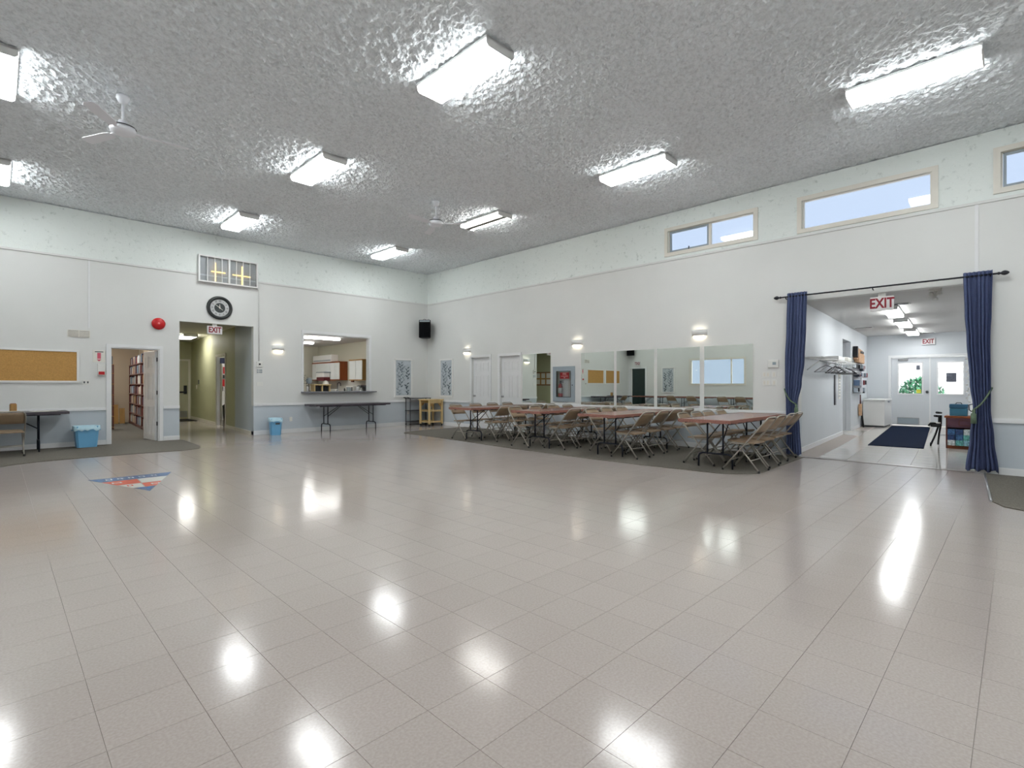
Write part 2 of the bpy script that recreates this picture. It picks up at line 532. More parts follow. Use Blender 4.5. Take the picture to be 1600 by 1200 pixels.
# chair rails, baseboards, band trims
NTR = [0]
def run(name, wall_id, a0, a1, z0, z1, d, m, label):
    bm = BM()
    if wall_id == 'L':
        box(bm, a0, a1, YL - d, YL, z0, z1); box(bm, a0, a1, YL - d * 0.6, YL, z1, z1 + 0.012)
    elif wall_id == 'R':
        box(bm, XR - d, XR, a0, a1, z0, z1); box(bm, XR - d * 0.6, XR, a0, a1, z1, z1 + 0.012)
    elif wall_id == 'S':
        box(bm, XL, XL + d, a0, a1, z0, z1); box(bm, XL, XL + d * 0.6, a0, a1, z1, z1 + 0.012)
    else:
        box(bm, a0, a1, YB, YB + d, z0, z1); box(bm, a0, a1, YB, YB + d * 0.6, z1, z1 + 0.012)
    return struct(name, bm, m, label, 'trim')
SEGS = {'L': [(XL, 1.64, 'under the cork boards'), (2.665, 2.98, 'between library door and hallway'), (4.586, XR, 'under the kitchen hatch')],
        'R': [(11.605, YL, 'beside the room corner'), (10.41, 10.68, 'between the two white doors'), (2.74, 9.495, 'under the mirrors'), (YB, 0.44, 'beyond the curtained opening')],
        'S': [(YB, 12.72, 'under the wide side window')], 'B': [(XL, XR, 'along the plain end wall')]}
SIDE = {'L': 'left', 'R': 'right', 'S': 'side', 'B': 'back'}
for w, l in SEGS.items():
    for (a0, a1, wh) in l:
        NTR[0] += 1
        run('trim_%d' % NTR[0], w, a0, a1, 0.735, 0.785, 0.025, M_TRIM, 'white wooden chair rail ' + wh)
        run('baseboard_' + SIDE[w], w, a0, a1, 0.0, 0.095, 0.016, M_TRIM, 'white baseboard ' + wh)
for w, a0, a1, wh in (('L', XL, XR, 'over the hatch wall'), ('R', YB, YL, 'below the clerestory windows'), ('S', YB, YL, 'over the side window wall'), ('B', XL, XR, 'over the end wall')):
    NTR[0] += 1
    run('trim_%d' % NTR[0], w, a0, a1, BZ - 0.03, BZ, 0.02, M_WALL, 'thin ledge strip under the stucco band ' + wh)
for w, a, z0, z1, wh in (('L', 1.362, 2.45, BZ - 0.03, 'above the air vent'), ('R', 0.42, 2.9, BZ - 0.03, 'above the curtain rod')):
    NTR[0] += 1
    bm = BM()
    if w == 'L': box(bm, a - 0.014, a + 0.014, YL - 0.012, YL, z0, z1)
    else: box(bm, XR - 0.012, XR, a - 0.02, a + 0.02, z0, z1)
    struct('trim_%d' % NTR[0], bm, M_TRIM, 'narrow upright seam strip ' + wh, 'trim')

# ------------------------------------------------------------------ doors
def panel_door(parent, w, h, x0=0.0, y=0.0, t=0.04, rows=((0.12, 0.78), (0.92, 1.55), (1.66, 1.93)), m=M_TRIM):
    """six-panel leaf from x0 to x0+w, front face at y (towards -y)"""
    bm = BM(); box(bm, x0, x0 + w, y, y + t, 0.012, h, 0.003)
    leaf = obj('leaf', bm, m, parent)
    for (a, b) in rows:
        for k in range(2):
            u0 = x0 + w * (0.14 if k == 0 else 0.55); u1 = x0 + w * (0.45 if k == 0 else 0.86)
            b2 = BM(); ring_frame(b2, u0, u1, a, b, 0.018, y - 0.008, y)
            box(b2, u0 + 0.04, u1 - 0.04, y - 0.006, y, a + 0.04, b - 0.04, 0.004)
            obj('panel', b2, m, leaf)
    return leaf

def wall_door(n, w_id, centre, w, h, label, knob_side, group=None):
    loc = {'L': (centre, YL, 0), 'R': (XR, centre, 0), 'S': (XL, centre, 0)}[w_id]
    t = thing('door_%d' % n, label, 'door', loc, RZ[w_id], kind='structure')
    bm = BM(); casing(bm, -w / 2, w / 2, h, 0.075, -0.02, 0.0); obj('frame', bm, M_TRIM, t)
    panel_door(t, w, h - 0.005, -w / 2, 0.06)
    bm = BM(); lathe(bm, [(0.0, 0.0), (0.028, 0.0), (0.028, 0.006), (0.012, 0.012), (0.012, 0.035), (0.028, 0.045), (0.03, 0.06), (0.02, 0.072), (0.0, 0.075)], 14,
                     Matrix.Translation((knob_side * (w / 2 - 0.07), 0.06, 0.95)) @ Matrix.Rotation(math.pi / 2, 4, 'X'))
    obj('knob', bm, M_STEEL, t)
    return t
wall_door(1, 'R', (D1[0] + D1[1]) / 2, D1[1] - D1[0], 2.075, 'white six-panel door beside the botanical wall panel', -1)
wall_door(2, 'R', (D2[0] + D2[1]) / 2, D2[1] - D2[0], 2.075, 'white six-panel door beside the narrow mirror', -1)

# library door: casing and a leaf opened inwards
t = thing('door_3', 'white six-panel library door standing open before the bookshelves', 'door', (2.59, YL, 0), 0, kind='structure')
bm = BM(); casing(bm, BOOK_D[0] - 2.59, 0.0, 2.075, 0.07, -0.02, 0.0); obj('frame', bm, M_TRIM, t)
bm = BM(); casing(bm, BOOK_D[0] - 2.59 + 0.02, -0.02, 2.055, 0.02, 0.0, WT); obj('jamb', bm, M_TRIM, t)
lf = panel_door(t, 0.78, 2.04, -0.78, 0)
lf.location = (-0.065, 0.11, 0); lf.rotation_euler = (0, 0, math.radians(-84))
for z in (0.35, 1.05, 1.8):
    bm = BM(); box(bm, -0.035, -0.005, 0.07, 0.11, z, z + 0.09); obj('hinge', bm, M_BMETAL, t)

# side door, only met in the mirrors
t = thing('door_4', 'dark open doorway beside the corner, met in the mirrors', 'door', (XL, 13.2, 0), RZ['S'], kind='structure')
bm = BM(); casing(bm, -0.4, 0.4, 2.075, 0.075, -0.02, 0.0); obj('frame', bm, M_TRIM, t)
bm = BM(); box(bm, -0.38, 0.38, 0.10, 0.14, 0.01, 2.07); obj('leaf', bm, mat('doorway_shade', rgb(34, 52, 50), 0.4, var=0.1), t)  # dark sheet: the unlit hallway beyond, put in as colour

# ------------------------------------------------------------------ windows
def window(n, w_id, a0, a1, z0, z1, label, splits=(), depth=0.10, sill=False, handle=False):
    c = (a0 + a1) / 2; w = a1 - a0
    loc = {'R': (XR, c, z0), 'S': (XL, c, z0)}[w_id]
    t = thing('window_%d' % n, label, 'window', loc, RZ[w_id], kind='structure')
    h = z1 - z0
    bm = BM(); ring_frame(bm, -w / 2 - 0.075, w / 2 + 0.075, -0.06, h + 0.06, 0.075, -0.022, 0.0); obj('casing', bm, M_CREAM, t)
    bm = BM(); ring_frame(bm, -w / 2, w / 2, 0, h, 0.022, 0.02, depth); obj('frame', bm, M_CREAM, t)
    xs = [-w / 2 + 0.022] + [s for s in splits] + [w / 2 - 0.022]
    for s in splits:
        bm = BM(); box(bm, s - 0.022, s + 0.022, 0.03, depth - 0.01, 0.022, h - 0.022); obj('mullion', bm, M_CREAM, t)
    for k, (x0, x1) in enumerate(zip(xs, xs[1:])):
        if handle and k == 0:
            bm = BM(); ring_frame(bm, x0 + 0.004, x1 - 0.024, 0.026, h - 0.026, 0.035, 0.035, 0.06); obj('sash', bm, M_GREY, t)
            bm = BM(); box(bm, (x0 + x1) / 2 - 0.02, (x0 + x1) / 2, 0.03, 0.045, 0.03, 0.09); obj('catch', bm, M_BLACK, t)
        bm = BM(); box(bm, x0, x1, 0.062, 0.068, 0.022, h - 0.022); obj('pane', bm, M_GLASS, t)
    return t
w0 = WIN[0]
window(1, 'R', *w0, 'clerestory window with a sliding sash above the mirrors', splits=((w0[0] + w0[1]) / 2 - 4.35,), handle=True)
window(2, 'R', *WIN[1], 'long single-pane clerestory window above the curtained opening')
window(3, 'R', *WIN[2], 'clerestory window with dark sash past the upright seam strip', splits=(0.1,), handle=True)
window(4, 'R', *WIN[3], 'clerestory window next to the plain end wall')
window(5, 'S', *SWIN, 'wide white window met in the mirrors', splits=(-0.62,))

# ================================================================== VESTIBULE (its walls run a little askew)
def wv(co):
    x, y, z = co
    return (x, y + 0.065 * (x - 10.0), z)
XD = 20.05
GZ = [(99, M_GREYP)]
wall('wall_vestibule_coat_side', 'Y', 2.85, 0.12, XR + WT, XD, 0, 2.85, [(15.3, 16.65, 0, 2.46)], GZ, 'pale grey vestibule wall with the coat shelf', wv, extra=(12, 14, 18))
wall('wall_vestibule_cabinet_side', 'Y', -0.1, -0.12, XR + WT, XD, 0, 2.85, [], GZ, 'pale grey vestibule wall behind the small cabinet', wv, extra=(12, 14, 16, 18))
DD = (0.95, 2.86, 0.0, 2.135)
wall('wall_vestibule_entrance', 'X', XD, 0.15, -0.2, 4.2, 0, 2.85, [DD], GZ, 'pale grey vestibule wall with the glazed double doors')
bm = BM()
prism(bm, [wv(p)[:2] for p in ((15.2, 4.3, 0), (16.75, 4.3, 0), (16.75, 4.42, 0), (15.2, 4.42, 0))], 0, 2.5)
struct('wall_alcove_back', bm, M_GREYP, 'grey end wall of the vestibule alcove', 'wall')
for nm, x0, x1, wh in (('near', 15.15, 15.3, 'by the coat shelf'), ('far', 16.65, 16.8, 'by the key rack')):
    bm = BM(); prism(bm, [wv(p)[:2] for p in ((x0, 2.975, 0), (x1, 2.975, 0), (x1, 4.3, 0), (x0, 4.3, 0))], 0, 2.5)
    struct('wall_alcove_' + nm, bm, M_GREYP, 'grey side wall of the vestibule alcove ' + wh, 'wall')
bm = BM(); prism(bm, [wv(p)[:2] for p in ((15.15, 2.975, 0), (16.8, 2.975, 0), (16.8, 4.42, 0), (15.15, 4.42, 0))], 2.46, 2.6)
struct('ceiling_alcove', bm, M_PLAINC, 'flat ceiling of the vestibule alcove', 'ceiling')
slab('ceiling_vestibule', [(XR + WT, -0.4), (XD + 0.15, -0.4), (XD + 0.15, 4.6), (XR + WT, 4.6)], 2.85, 3.0, M_PLAINC, 'smooth white ceiling of the entrance vestibule', 'ceiling')
vfl = slab('floor_vestibule', [(XR + WT, -0.4), (XD + 0.15, -0.4), (XD + 0.15, 5.2), (XR + WT, 5.2)], -0.06, -0.004, M_GROUT, 'shiny pale tile floor of the entrance vestibule', 'floor')
_b = BM(); e = 0.003
lo = [_b.verts.new((x, y + 0.065 * x, -0.006)) for x, y in ((e, e), (VT - e, e), (VT - e, VT - e), (e, VT - e))]
hi = [_b.verts.new((x, y + 0.065 * x, 0.0)) for x, y in ((e + .002, e + .002), (VT - e - .002, e + .002), (VT - e - .002, VT - e - .002), (e + .002, VT - e - .002))]
_b.faces.new(hi)
for i in range(4): _b.faces.new((lo[i], lo[(i + 1) % 4], hi[(i + 1) % 4], hi[i]))
vt_me = bpy.data.meshes.new('vestibule_tile'); _b.to_mesh(vt_me); _b.free(); vt_me.materials.append(M_VTILE)
for i in range(24):
    for j in range(11):
        x, y = XR + WT + i * VT, -0.1 + j * VT
        if x + VT > XD + 0.01: continue
        if y + VT > 2.86 and not (15.0 < x < 16.7): continue
        wx, wy, _ = wv((x, y, 0))
        o = link('tile', vt_me, vfl); o.location = (wx, wy, 0)
bm = BM(); box(bm, XR - 0.012, XR + WT + 0.004, 0.40, 2.80, 0.0, 0.006)
tag(obj('threshold_strip', bm, mat('threshold_grey', rgb(128, 120, 116), 0.35, 0.3)), 'thin grey metal threshold strip across the curtained opening', 'threshold')
for nm, y, d, wh in (('vestibule_coat_side', 2.85, -0.014, ((XR + WT, 15.3, 'under the coat shelf'), (16.65, 18.4, 'beside the key rack'))), ('vestibule_cabinet_side', -0.1, 0.014, ((XR + WT, XD, 'behind the small cabinet'),))):
    for (x0, x1, w_) in wh:
        bm = BM(); prism(bm, [wv(p)[:2] for p in ((x0, y, 0), (x1, y, 0), (x1, y + d, 0), (x0, y + d, 0))], 0.0, 0.09)
        struct('baseboard_' + nm, bm, M_TRIM, 'white vestibule baseboard ' + w_, 'trim')

# double entrance doors
def entrance_leaf(n, yc, label, knob_x, extras):
    t = thing('door_%d' % n, label, 'door', (XD + 0.05, yc, 0), RZ['R'], kind='structure')
    w = 0.93; h = 2.11
    wx0, wx1, wz0, wz1 = -0.29, 0.29, 1.0, 1.95
    bm = BM()
    A = [-w / 2, wx0, wx1, w / 2]; Z = [0.012, wz0, wz1, h]
    V = {}
    for i, a in enumerate(A):
        for j, z in enumerate(Z):
            for k, y in enumerate((0.0, 0.045)):
                V[i, j, k] = bm.verts.new((a, y, z))
    for i in range(3):
        for j in range(3):
            if i == 1 and j == 1: continue
            for k in (0, 1): bm.faces.new((V[i, j, k], V[i + 1, j, k], V[i + 1, j + 1, k], V[i, j + 1, k]))
    for (p, q) in (((0, 0), (3, 0)), ((3, 0), (3, 3)), ((3, 3), (0, 3)), ((0, 3), (0, 0))):
        st = [(p[0] + (q[0] - p[0]) * s // 3, p[1] + (q[1] - p[1]) * s // 3) for s in range(4)]
        for a, b in zip(st, st[1:]): bm.faces.new((V[a + (0,)], V[b + (0,)], V[b + (1,)], V[a + (1,)]))
    for a, b in (((1, 1), (2, 1)), ((2, 1), (2, 2)), ((2, 2), (1, 2)), ((1, 2), (1, 1))):
        bm.faces.new((V[a + (0,)], V[b + (0,)], V[b + (1,)], V[a + (1,)]))
    leaf = obj('leaf', bm, M_GREYP, t)
    bm = BM(); ring_frame(bm, wx0 - 0.03, wx1 + 0.03, wz0 - 0.03, wz1 + 0.03, 0.035, -0.014, 0.0); obj('glazing_bead', bm, M_TRIM, leaf)
    bm = BM(); box(bm, wx0, wx1, 0.02, 0.026, wz0, wz1); obj('pane', bm, M_GLASS, leaf)
    for k in (-1, 1):
        bm = BM(); ring_frame(bm, k * 0.19 - 0.14, k * 0.19 + 0.14, 0.36, 0.78, 0.02, -0.008, 0.0); obj('panel', bm, M_GREYP, leaf)
    if knob_x:
        bm = BM(); lathe(bm, [(0.0, 0.0), (0.035, 0.0), (0.035, 0.008), (0.014, 0.014), (0.014, 0.04), (0.032, 0.05), (0.032, 0.068), (0.0, 0.075)], 14, Matrix.Translation((knob_x, 0, 1.06)) @ Matrix.Rotation(math.pi / 2, 4, 'X'))
        obj('knob', bm, M_DGREY, leaf)
    for nm, x0, x1, z0, z1, m in extras:
        bm = BM(); box(bm, x0, x1, 0.012, 0.018, z0, z1); obj(nm, bm, m, leaf)
    return t, leaf
M_YEL = mat('yellow_sticker', rgb(208, 206, 70), 0.6)
M_NOT = mat('grey_notice', rgb(96, 100, 112), 0.7, var=0.3, vscale=40)
dA, lA = entrance_leaf(5, 2.385, 'pale entrance door leaf with knob and metal kick grille', 0.41, (('sticker', 0.15, 0.26, 1.02, 1.13, M_YEL), ('notice', 0.15, 0.24, 1.74, 1.88, M_NOT)))
entrance_leaf(6, 1.425, 'pale entrance door leaf with a square notice on its glass', 0, (('notice', -0.10, 0.13, 1.36, 1.63, M_NOT),))
bm = BM(); ring_frame(bm, -0.33, 0.22, 0.04, 0.25, 0.02, -0.012, 0.0)
g = obj('kick_grille', bm, M_STEEL, lA)
bm = BM(); box(bm, -0.32, 0.21, -0.004, 0.0, 0.05, 0.24); obj('kick_plate', bm, M_GREY, lA)
bm = BM(); box(bm, -0.30, -0.05, -0.05, 0.0, 2.03, 2.09, 0.008); tube(bm, [(-0.15, -0.03, 2.09), (0.02, -0.16, 2.11), (0.15, -0.01, 2.115)], 0.008, 6); obj('door_closer', bm, M_STEEL, lA)
bm = BM()
vprism(bm, [(-2.86 - 0.07, 0), (-2.86, 0), (-2.86, 2.135), (-0.95, 2.135), (-0.95, 0), (-0.88, 0), (-0.88, 2.205), (-2.93, 2.205)], -0.02, 0.0)
bmesh.ops.transform(bm, matrix=Matrix.Translation((XD, 0, 0)) @ Matrix.Rotation(-math.pi / 2, 4, 'Z'), verts=bm.verts[:])
struct('trim_40', bm, M_TRIM, 'white casing round the glazed double doors', 'trim')
bm = BM(); box(bm, XD + 0.03, XD + 0.10, 1.888, 1.922, 0, 2.135); struct('trim_41', bm, M_TRIM, 'white centre post between the glazed doors', 'trim')

# ================================================================== HALLWAY
HK = 0.075
def wh_(co):
    x, y, z = co
    return (x + HK * (y - (YL + WT)), y, z)
HE = 22.3
OZ = [(99, M_OLIVE)]
wall('wall_hallway_library_side', 'X', 2.98, -0.08, YL + WT, HE, 0, 2.9, [], OZ, 'olive hallway wall with the framed notice board', wh_, extra=(16, 18, 20))
wall('wall_hallway_return', 'X', 4.586, 0.08, YL + WT, 15.6, 0, 2.9, [], [(99, M_LOW)], 'grey first stretch of hallway wall beside the opening', wh_)
wall('wall_hallway_kitchen_side', 'X', 4.586, 0.08, 15.6, HE, 0, 2.9, [(16.75, 17.95, 0, 2.15)], OZ, 'olive hallway wall with a side doorway', wh_, extra=(16, 20))
wall('wall_hallway_end', 'Y', HE, 0.15, 3.0, 5.6, 0, 2.9, [], OZ, 'olive end wall of the hallway with an exit door')
slab('ceiling_hallway', [(2.85, YL + WT), (4.75, YL + WT), (5.5, HE + .15), (3.4, HE + .15)], 2.9, 3.0, M_BEIGE, 'cream ceiling of the hallway', 'ceiling')
slab('floor_hallway', [(2.9, YL), (4.68, YL), (5.4, HE), (3.4, HE)], -0.06, 0.0, M_TILE, 'glossy beige floor of the hallway', 'floor')
t = thing('door_7', 'cream exit door with black push bar at the hallway end', 'door', (4.66, HE, 0), 0, kind='structure')
bm = BM(); casing(bm, -0.45, 0.45, 2.17, 0.07, -0.025, 0.0); obj('frame', bm, M_CREAM, t)
bm = BM(); box(bm, -0.45, 0.45, -0.012, 0.0, 0.01, 2.17); obj('leaf', bm, mat('cream_door', rgb(190, 188, 160), 0.45), t)
bm = BM(); box(bm, -0.40, 0.40, -0.075, -0.045, 0.97, 1.03, 0.006); box(bm, 0.30, 0.40, -0.06, -0.012, 0.93, 1.25, 0.005); box(bm, -0.40, -0.33, -0.06, -0.012, 0.95, 1.06); obj('push_bar', bm, M_BMETAL, t)
bm = BM(); box(bm, -0.42, 0.42, -0.018, -0.012, 0.06, 0.30); obj('kick_plate', bm, M_STEEL, t)
for z in (0.3, 1.1, 1.9):
    bm = BM(); box(bm, -0.45, -0.43, -0.03, -0.012, z, z + 0.1); obj('hinge', bm, M_STEEL, t)
# side doorway casing
x_at = lambda y: 4.586 + HK * (y - (YL + WT))
bm = BM()
casing(bm, -17.95, -16.75, 2.15, 0.07, -0.02, 0.0)
bmesh.ops.transform(bm, matrix=Matrix.Rotation(-math.pi / 2, 4, 'Z'), verts=bm.verts[:])
for v in bm.verts: v.co.x += x_at(v.co.y)
struct('trim_42', bm, M_CREAM, 'pale casing round the hallway side doorway', 'trim')
bm = BM(); prism(bm, [(x_at(17.95), 17.95), (x_at(17.95) + .08, 17.95), (x_at(17.95) + .08, 17.90), (x_at(17.95), 17.90)], 0, 2.15); struct('trim_43', bm, M_TRIM, 'white jamb inside the hallway side doorway', 'trim')
for (y0, y1, w_) in ((YL + WT, 16.68, 'beside the room'), (18.02, HE, 'beyond the side doorway')):
    bm = BM(); prism(bm, [(x_at(y0), y0), (x_at(y1), y1), (x_at(y1) - .014, y1), (x_at(y0) - .014, y0)], 0, 0.09)
    struct('baseboard_hallway', bm, M_CREAM, 'cream hallway baseboard ' + w_, 'trim')
bm = BM(); box(bm, 4.586, 4.60, YL, YL + WT, 0, 0.09); struct('baseboard_hallway', bm, M_TRIM, 'short white baseboard on the hallway opening reveal', 'trim')

# ================================================================== KITCHEN
KX, KY = 10.02, 22.0
wall('wall_kitchen_cupboard_side', 'X', KX, 0.12, YL + WT, KY, 0, 2.96, [], [(99, M_BEIGE)], 'cream kitchen wall carrying the cupboards')
wall('wall_kitchen_end', 'Y', KY, 0.12, 5.3, KX + .12, 0, 2.96, [], [(99, M_BEIGE)], 'cream end wall of the kitchen')
slab('ceiling_kitchen', [(4.7, YL + WT), (KX + .12, YL + WT), (KX + .12, KY + .12), (5.36, KY + .12)], 2.96, 3.06, M_PLAINC, 'white ceiling of the kitchen', 'ceiling')
slab('floor_kitchen', [(4.7, YL + WT), (KX, YL + WT), (KX, KY), (5.3, KY)], -0.06, 0.0, M_TILE, 'beige floor of the kitchen', 'floor')
# ================================================================== LIBRARY
wall('wall_library_shelf_side', 'X', 0.9, -0.1, YL + WT, 21.5, 0, 2.75, [], [(99, M_TANW)], 'tan library wall behind the narrow bookcase')
wall('wall_library_end', 'Y', 21.4, 0.1, 0.8, 3.45, 0, 2.75, [], [(99, M_TANW)], 'tan end wall of the library')
slab('ceiling_library', [(0.8, YL + WT), (2.95, YL + WT), (3.5, 21.5), (0.8, 21.5)], 2.75, 2.85, M_PLAINC, 'white ceiling of the library', 'ceiling')
slab('floor_library', [(0.9, YL), (2.9, YL), (3.44, 21.4), (0.9, 21.4)], -0.05, 0.006, M_CARPET, 'grey carpet floor of the library', 'floor')
for v_lib in (1,):
    bm = BM(); prism(bm, [(2.90, YL + WT), (2.902, YL + WT), (3.462, 21.4), (3.46, 21.4)], 0, 2.75)
    struct('wall_library_hallway_side', bm, M_TANW, 'tan library wall behind the tall bookcases', 'wall')

# ================================================================== CARPETS
def arc(cx, cy, r, a0, a1, n=8):
    return [(cx + r * math.cos(math.radians(a0 + (a1 - a0) * k / n)), cy + r * math.sin(math.radians(a0 + (a1 - a0) * k / n))) for k in range(n + 1)]
def carpet(pts, label):
    bm = BM(); prism(bm, pts, 0.0, 0.009)
    return tag(obj('carpet', bm, M_CARPET), label, 'carpet')
carpet([(XR - .02, 11.85), (XR - .02, 2.66)] + [(8.6, 2.64)] + arc(7.85, 3.2, 0.58, -90, -180) + [(7.18, 4.2), (7.17, 5.5), (7.25, 7.2), (7.42, 9.0), (7.53, 10.6)] + arc(7.9, 11.35, 0.36, 180, 110, 5) + [(8.4, 11.84)],
       'grey carpet under the tables along the mirrored wall')
carpet([(XL + .02, YL - .02), (XL + .02, 3.0), (-0.75, 3.0), (-0.62, 6.0), (-0.45, 9.0)] + [(-0.30, 10.3), (-0.1, 10.95), (0.15, 11.27), (0.48, 11.45), (1.1, 11.54), (2.0, 11.53), (2.55, 11.46), (2.85, 11.6), (2.97, 12.0), (3.0, 12.6), (3.02, YL - .02)],
       'grey carpet with curved edges below the cork boards and library door')
carpet([(XR - .02, -3.5), (XR - .02, 0.33), (7.62, 0.20), (7.36, 0.10), (7.24, -0.1), (7.15, -0.6), (7.1, -3.5)], 'dark grey carpet beyond the curtain with a bare metal edge')
bm = BM(); tube(bm, [(9.90, 0.335, 0.012), (7.60, 0.205, 0.012)], 0.012, 6)
tag(obj('carpet_edge_strip', bm, M_STEEL), 'shiny metal edging strip along the carpet by the curtain', 'edging')

# ================================================================== CEILING LIGHTS AND FANS
M_TRAY = mat('lamp_tray_white', rgb(232, 232, 230), 0.4)
def light_fixture(bare=False):
    t = thing('ceiling_light', 'x', 'ceiling light', group='fluorescent ceiling lights of the hall')
    L, Wd = 1.24, 0.41
    bm = BM(); box(bm, -Wd / 2, Wd / 2, -L / 2, L / 2, -0.03, 0.0, 0.004); obj('housing', bm, M_TRAY, t)
    if not bare:
        bm = BM()
        pr = [(-0.195, -0.03), (-0.19, -0.07), (-0.165, -0.098), (0.165, -0.098), (0.19, -0.07), (0.195, -0.03)]
        vprism(bm, pr, -L / 2 + 0.012, L / 2 - 0.012); obj('lens', bm, M_LENS, t)
        for s in (-1, 1):
            bm = BM(); y = s * (L / 2 - 0.006)
            vprism(bm, [(-0.2, 0.0), (-0.198, -0.075), (-0.17, -0.103), (0.17, -0.103), (0.198, -0.075), (0.2, 0.0)], y - 0.006, y + 0.006); obj('end_cap', bm, M_TRAY, t)
    else:
        bm = BM(); vprism(bm, [(-0.075, -0.03), (-0.06, -0.095), (0.06, -0.095), (0.075, -0.03)], -L / 2 + 0.02, L / 2 - 0.02); obj('ballast_cover', bm, mat('ballast_grey', rgb(150, 150, 148), 0.6), t)
        for x in (-0.145, 0.145):
            bm = BM(); tube(bm, [(x, -L / 2 + 0.03, -0.065), (x, L / 2 - 0.03, -0.065)], 0.019, 10); obj('tube', bm, M_TUBE, t)
        for s in (-1, 1):
            bm = BM(); box(bm, -0.2, 0.2, s * (L / 2 - 0.01) - 0.008, s * (L / 2 - 0.01) + 0.008, -0.09, -0.03); obj('end_cap', bm, M_TRAY, t)
    return t
lp, lb = light_fixture(), light_fixture(True)
ORD = ['first', 'second', 'third', 'fourth', 'fifth']
for xi, (x, row) in enumerate(((-0.03, 'row toward the side window'), (3.75, 'middle row'), (7.5, 'row toward the mirrors'))):
    for yi, y in enumerate((12.1, 8.24, 4.5, 0.88, -2.8)):
        if xi == 2 and yi == 1:
            place(lb, (x, y, CZ), 0, 'ceiling light without its cover, two bare glowing tubes showing')
        else:
            place(lp, (x, y, CZ), 0, 'white fluorescent ceiling light, %s, %s from the kitchen hatch wall' % (row, ORD[yi]))

def fan_proto():
    t = thing('ceiling_fan', 'x', 'ceiling fan', group='ceiling fans of the hall')
    m = mat('fan_white', rgb(240, 242, 248), 0.4)
    bm = BM(); lathe(bm, [(0, 0), (0.07, 0), (0.07, -0.03), (0.05, -0.08), (0.02, -0.10), (0, -0.10)], 18); obj('canopy', bm, m, t)
    bm = BM(); tube(bm, [(0, 0, -0.08), (0, 0, -0.34)], 0.014, 8); obj('downrod', bm, m, t)
    bm = BM(); lathe(bm, [(0, -0.30), (0.045, -0.31), (0.055, -0.36), (0.125, -0.385), (0.14, -0.42), (0.13, -0.46), (0.06, -0.48), (0, -0.48)], 22); obj('motor', bm, m, t)
    bm = BM(); lathe(bm, [(0.128, -0.384), (0.132, -0.384), (0.142, -0.40), (0.138, -0.40)], 22); obj('trim_ring', bm, M_DGREY, t)
    for k in range(3):
        M = Matrix.Rotation(math.radians(120 * k), 4, 'Z')
        bm = BM(); box(bm, 0.11, 0.24, -0.02, 0.02, -0.445, -0.437, M=M); br = obj('blade_bracket', bm, m, t)
        bm = BM()
        prism(bm, [(0.20, -0.045), (0.30, -0.06), (0.66, -0.066), (0.70, -0.04), (0.70, 0.04), (0.66, 0.066), (0.30, 0.06), (0.20, 0.045)], -0.004, 0.004)
        bmesh.ops.transform(bm, matrix=M @ Matrix.Translation((0, 0, -0.45)) @ Matrix.Rotation(math.radians(11), 4, 'X'), verts=bm.verts[:]); obj('blade', bm, m, t)
    return t
fp = fan_proto()
place(fp, (1.115, 7.95, CZ), math.radians(-5), 'white three-blade ceiling fan in the bay nearer the cork boards')
place(fp, (6.09, 8.14, CZ), math.radians(188), 'white three-blade ceiling fan beside the uncovered tube light')

# ================================================================== WALL FITTINGS
def wthing(name, label, cat, w_id, a, z, group=None, depth=0.0):
    loc = {'L': (a, YL - depth, z), 'R': (XR - depth, a, z), 'S': (XL + depth, a, z)}[w_id]
    return thing(name, label, cat, loc, RZ[w_id], group)

def sconce(w_id, a, z, label):
    t = wthing('wall_sconce', label, 'sconce', w_id, a, z, 'white up-and-down wall sconces')
    n = 14; bm = BM()
    pr = [(0.155 * math.cos(math.pi + math.pi * k / n), 0.11 * math.sin(math.pi + math.pi * k / n)) for k in range(n + 1)]
    inn = [(x * 0.94, y * 0.94) for x, y in pr]
    V = [[bm.verts.new((x, y, zz)) for x, y in l] for l in (pr, inn) for zz in (-0.06, 0.06)]
    for k in range(n):
        for a_, b_ in ((V[0], V[1]), (V[2], V[3])):
            f = bm.faces.new((a_[k], a_[k + 1], b_[k + 1], b_[k])); f.smooth = True
        bm.faces.new((V[0][k], V[0][k + 1], V[2][k + 1], V[2][k])); bm.faces.new((V[1][k], V[1][k + 1], V[3][k + 1], V[3][k]))
    obj('shade', bm, M_WHITE, t)
    bm = BM(); box(bm, -0.15, 0.15, -0.012, 0.0, -0.06, 0.06); obj('back_plate', bm, M_WHITE, t)
    bm = BM(); box(bm, -0.10, 0.10, -0.075, -0.02, -0.11, 0.045, 0.012); obj('diffuser', bm, M_SCON, t)
    return t
sconce('L', 5.19, 2.235, 'white wall sconce beside the kitchen hatch')
sconce('R', 11.74, 2.30, 'white wall sconce beside the botanical panel and first white door')
sconce('R', 7.61, 2.30, 'white wall sconce above the gap between fire cabinet and mirrors')
sconce('R', 4.545, 2.315, 'white wall sconce above the wide mirrors by the curtain')
sconce('S', 7.2, 2.30, 'white wall sconce beside the wide side window')

def cork(a0, a1, label):
    t = wthing('cork_board', label, 'notice board', 'L', (a0 + a1) / 2, 1.316, 'cork boards')
    w = a1 - a0; h = 0.669
    bm = BM(); ring_frame(bm, -w / 2, w / 2, 0, h, 0.04, -0.025, 0.0); obj('frame', bm, M_WHITE, t)
    bm = BM(); box(bm, -w / 2 + 0.035, w / 2 - 0.035, -0.012, -0.002, 0.035, h - 0.035); obj('cork', bm, M_CORK, t)
cork(-0.10, 1.206, 'cork notice board in a white frame beside the fire pull station')
cork(-1.45, -0.22, 'cork notice board in a white frame close to the room corner')

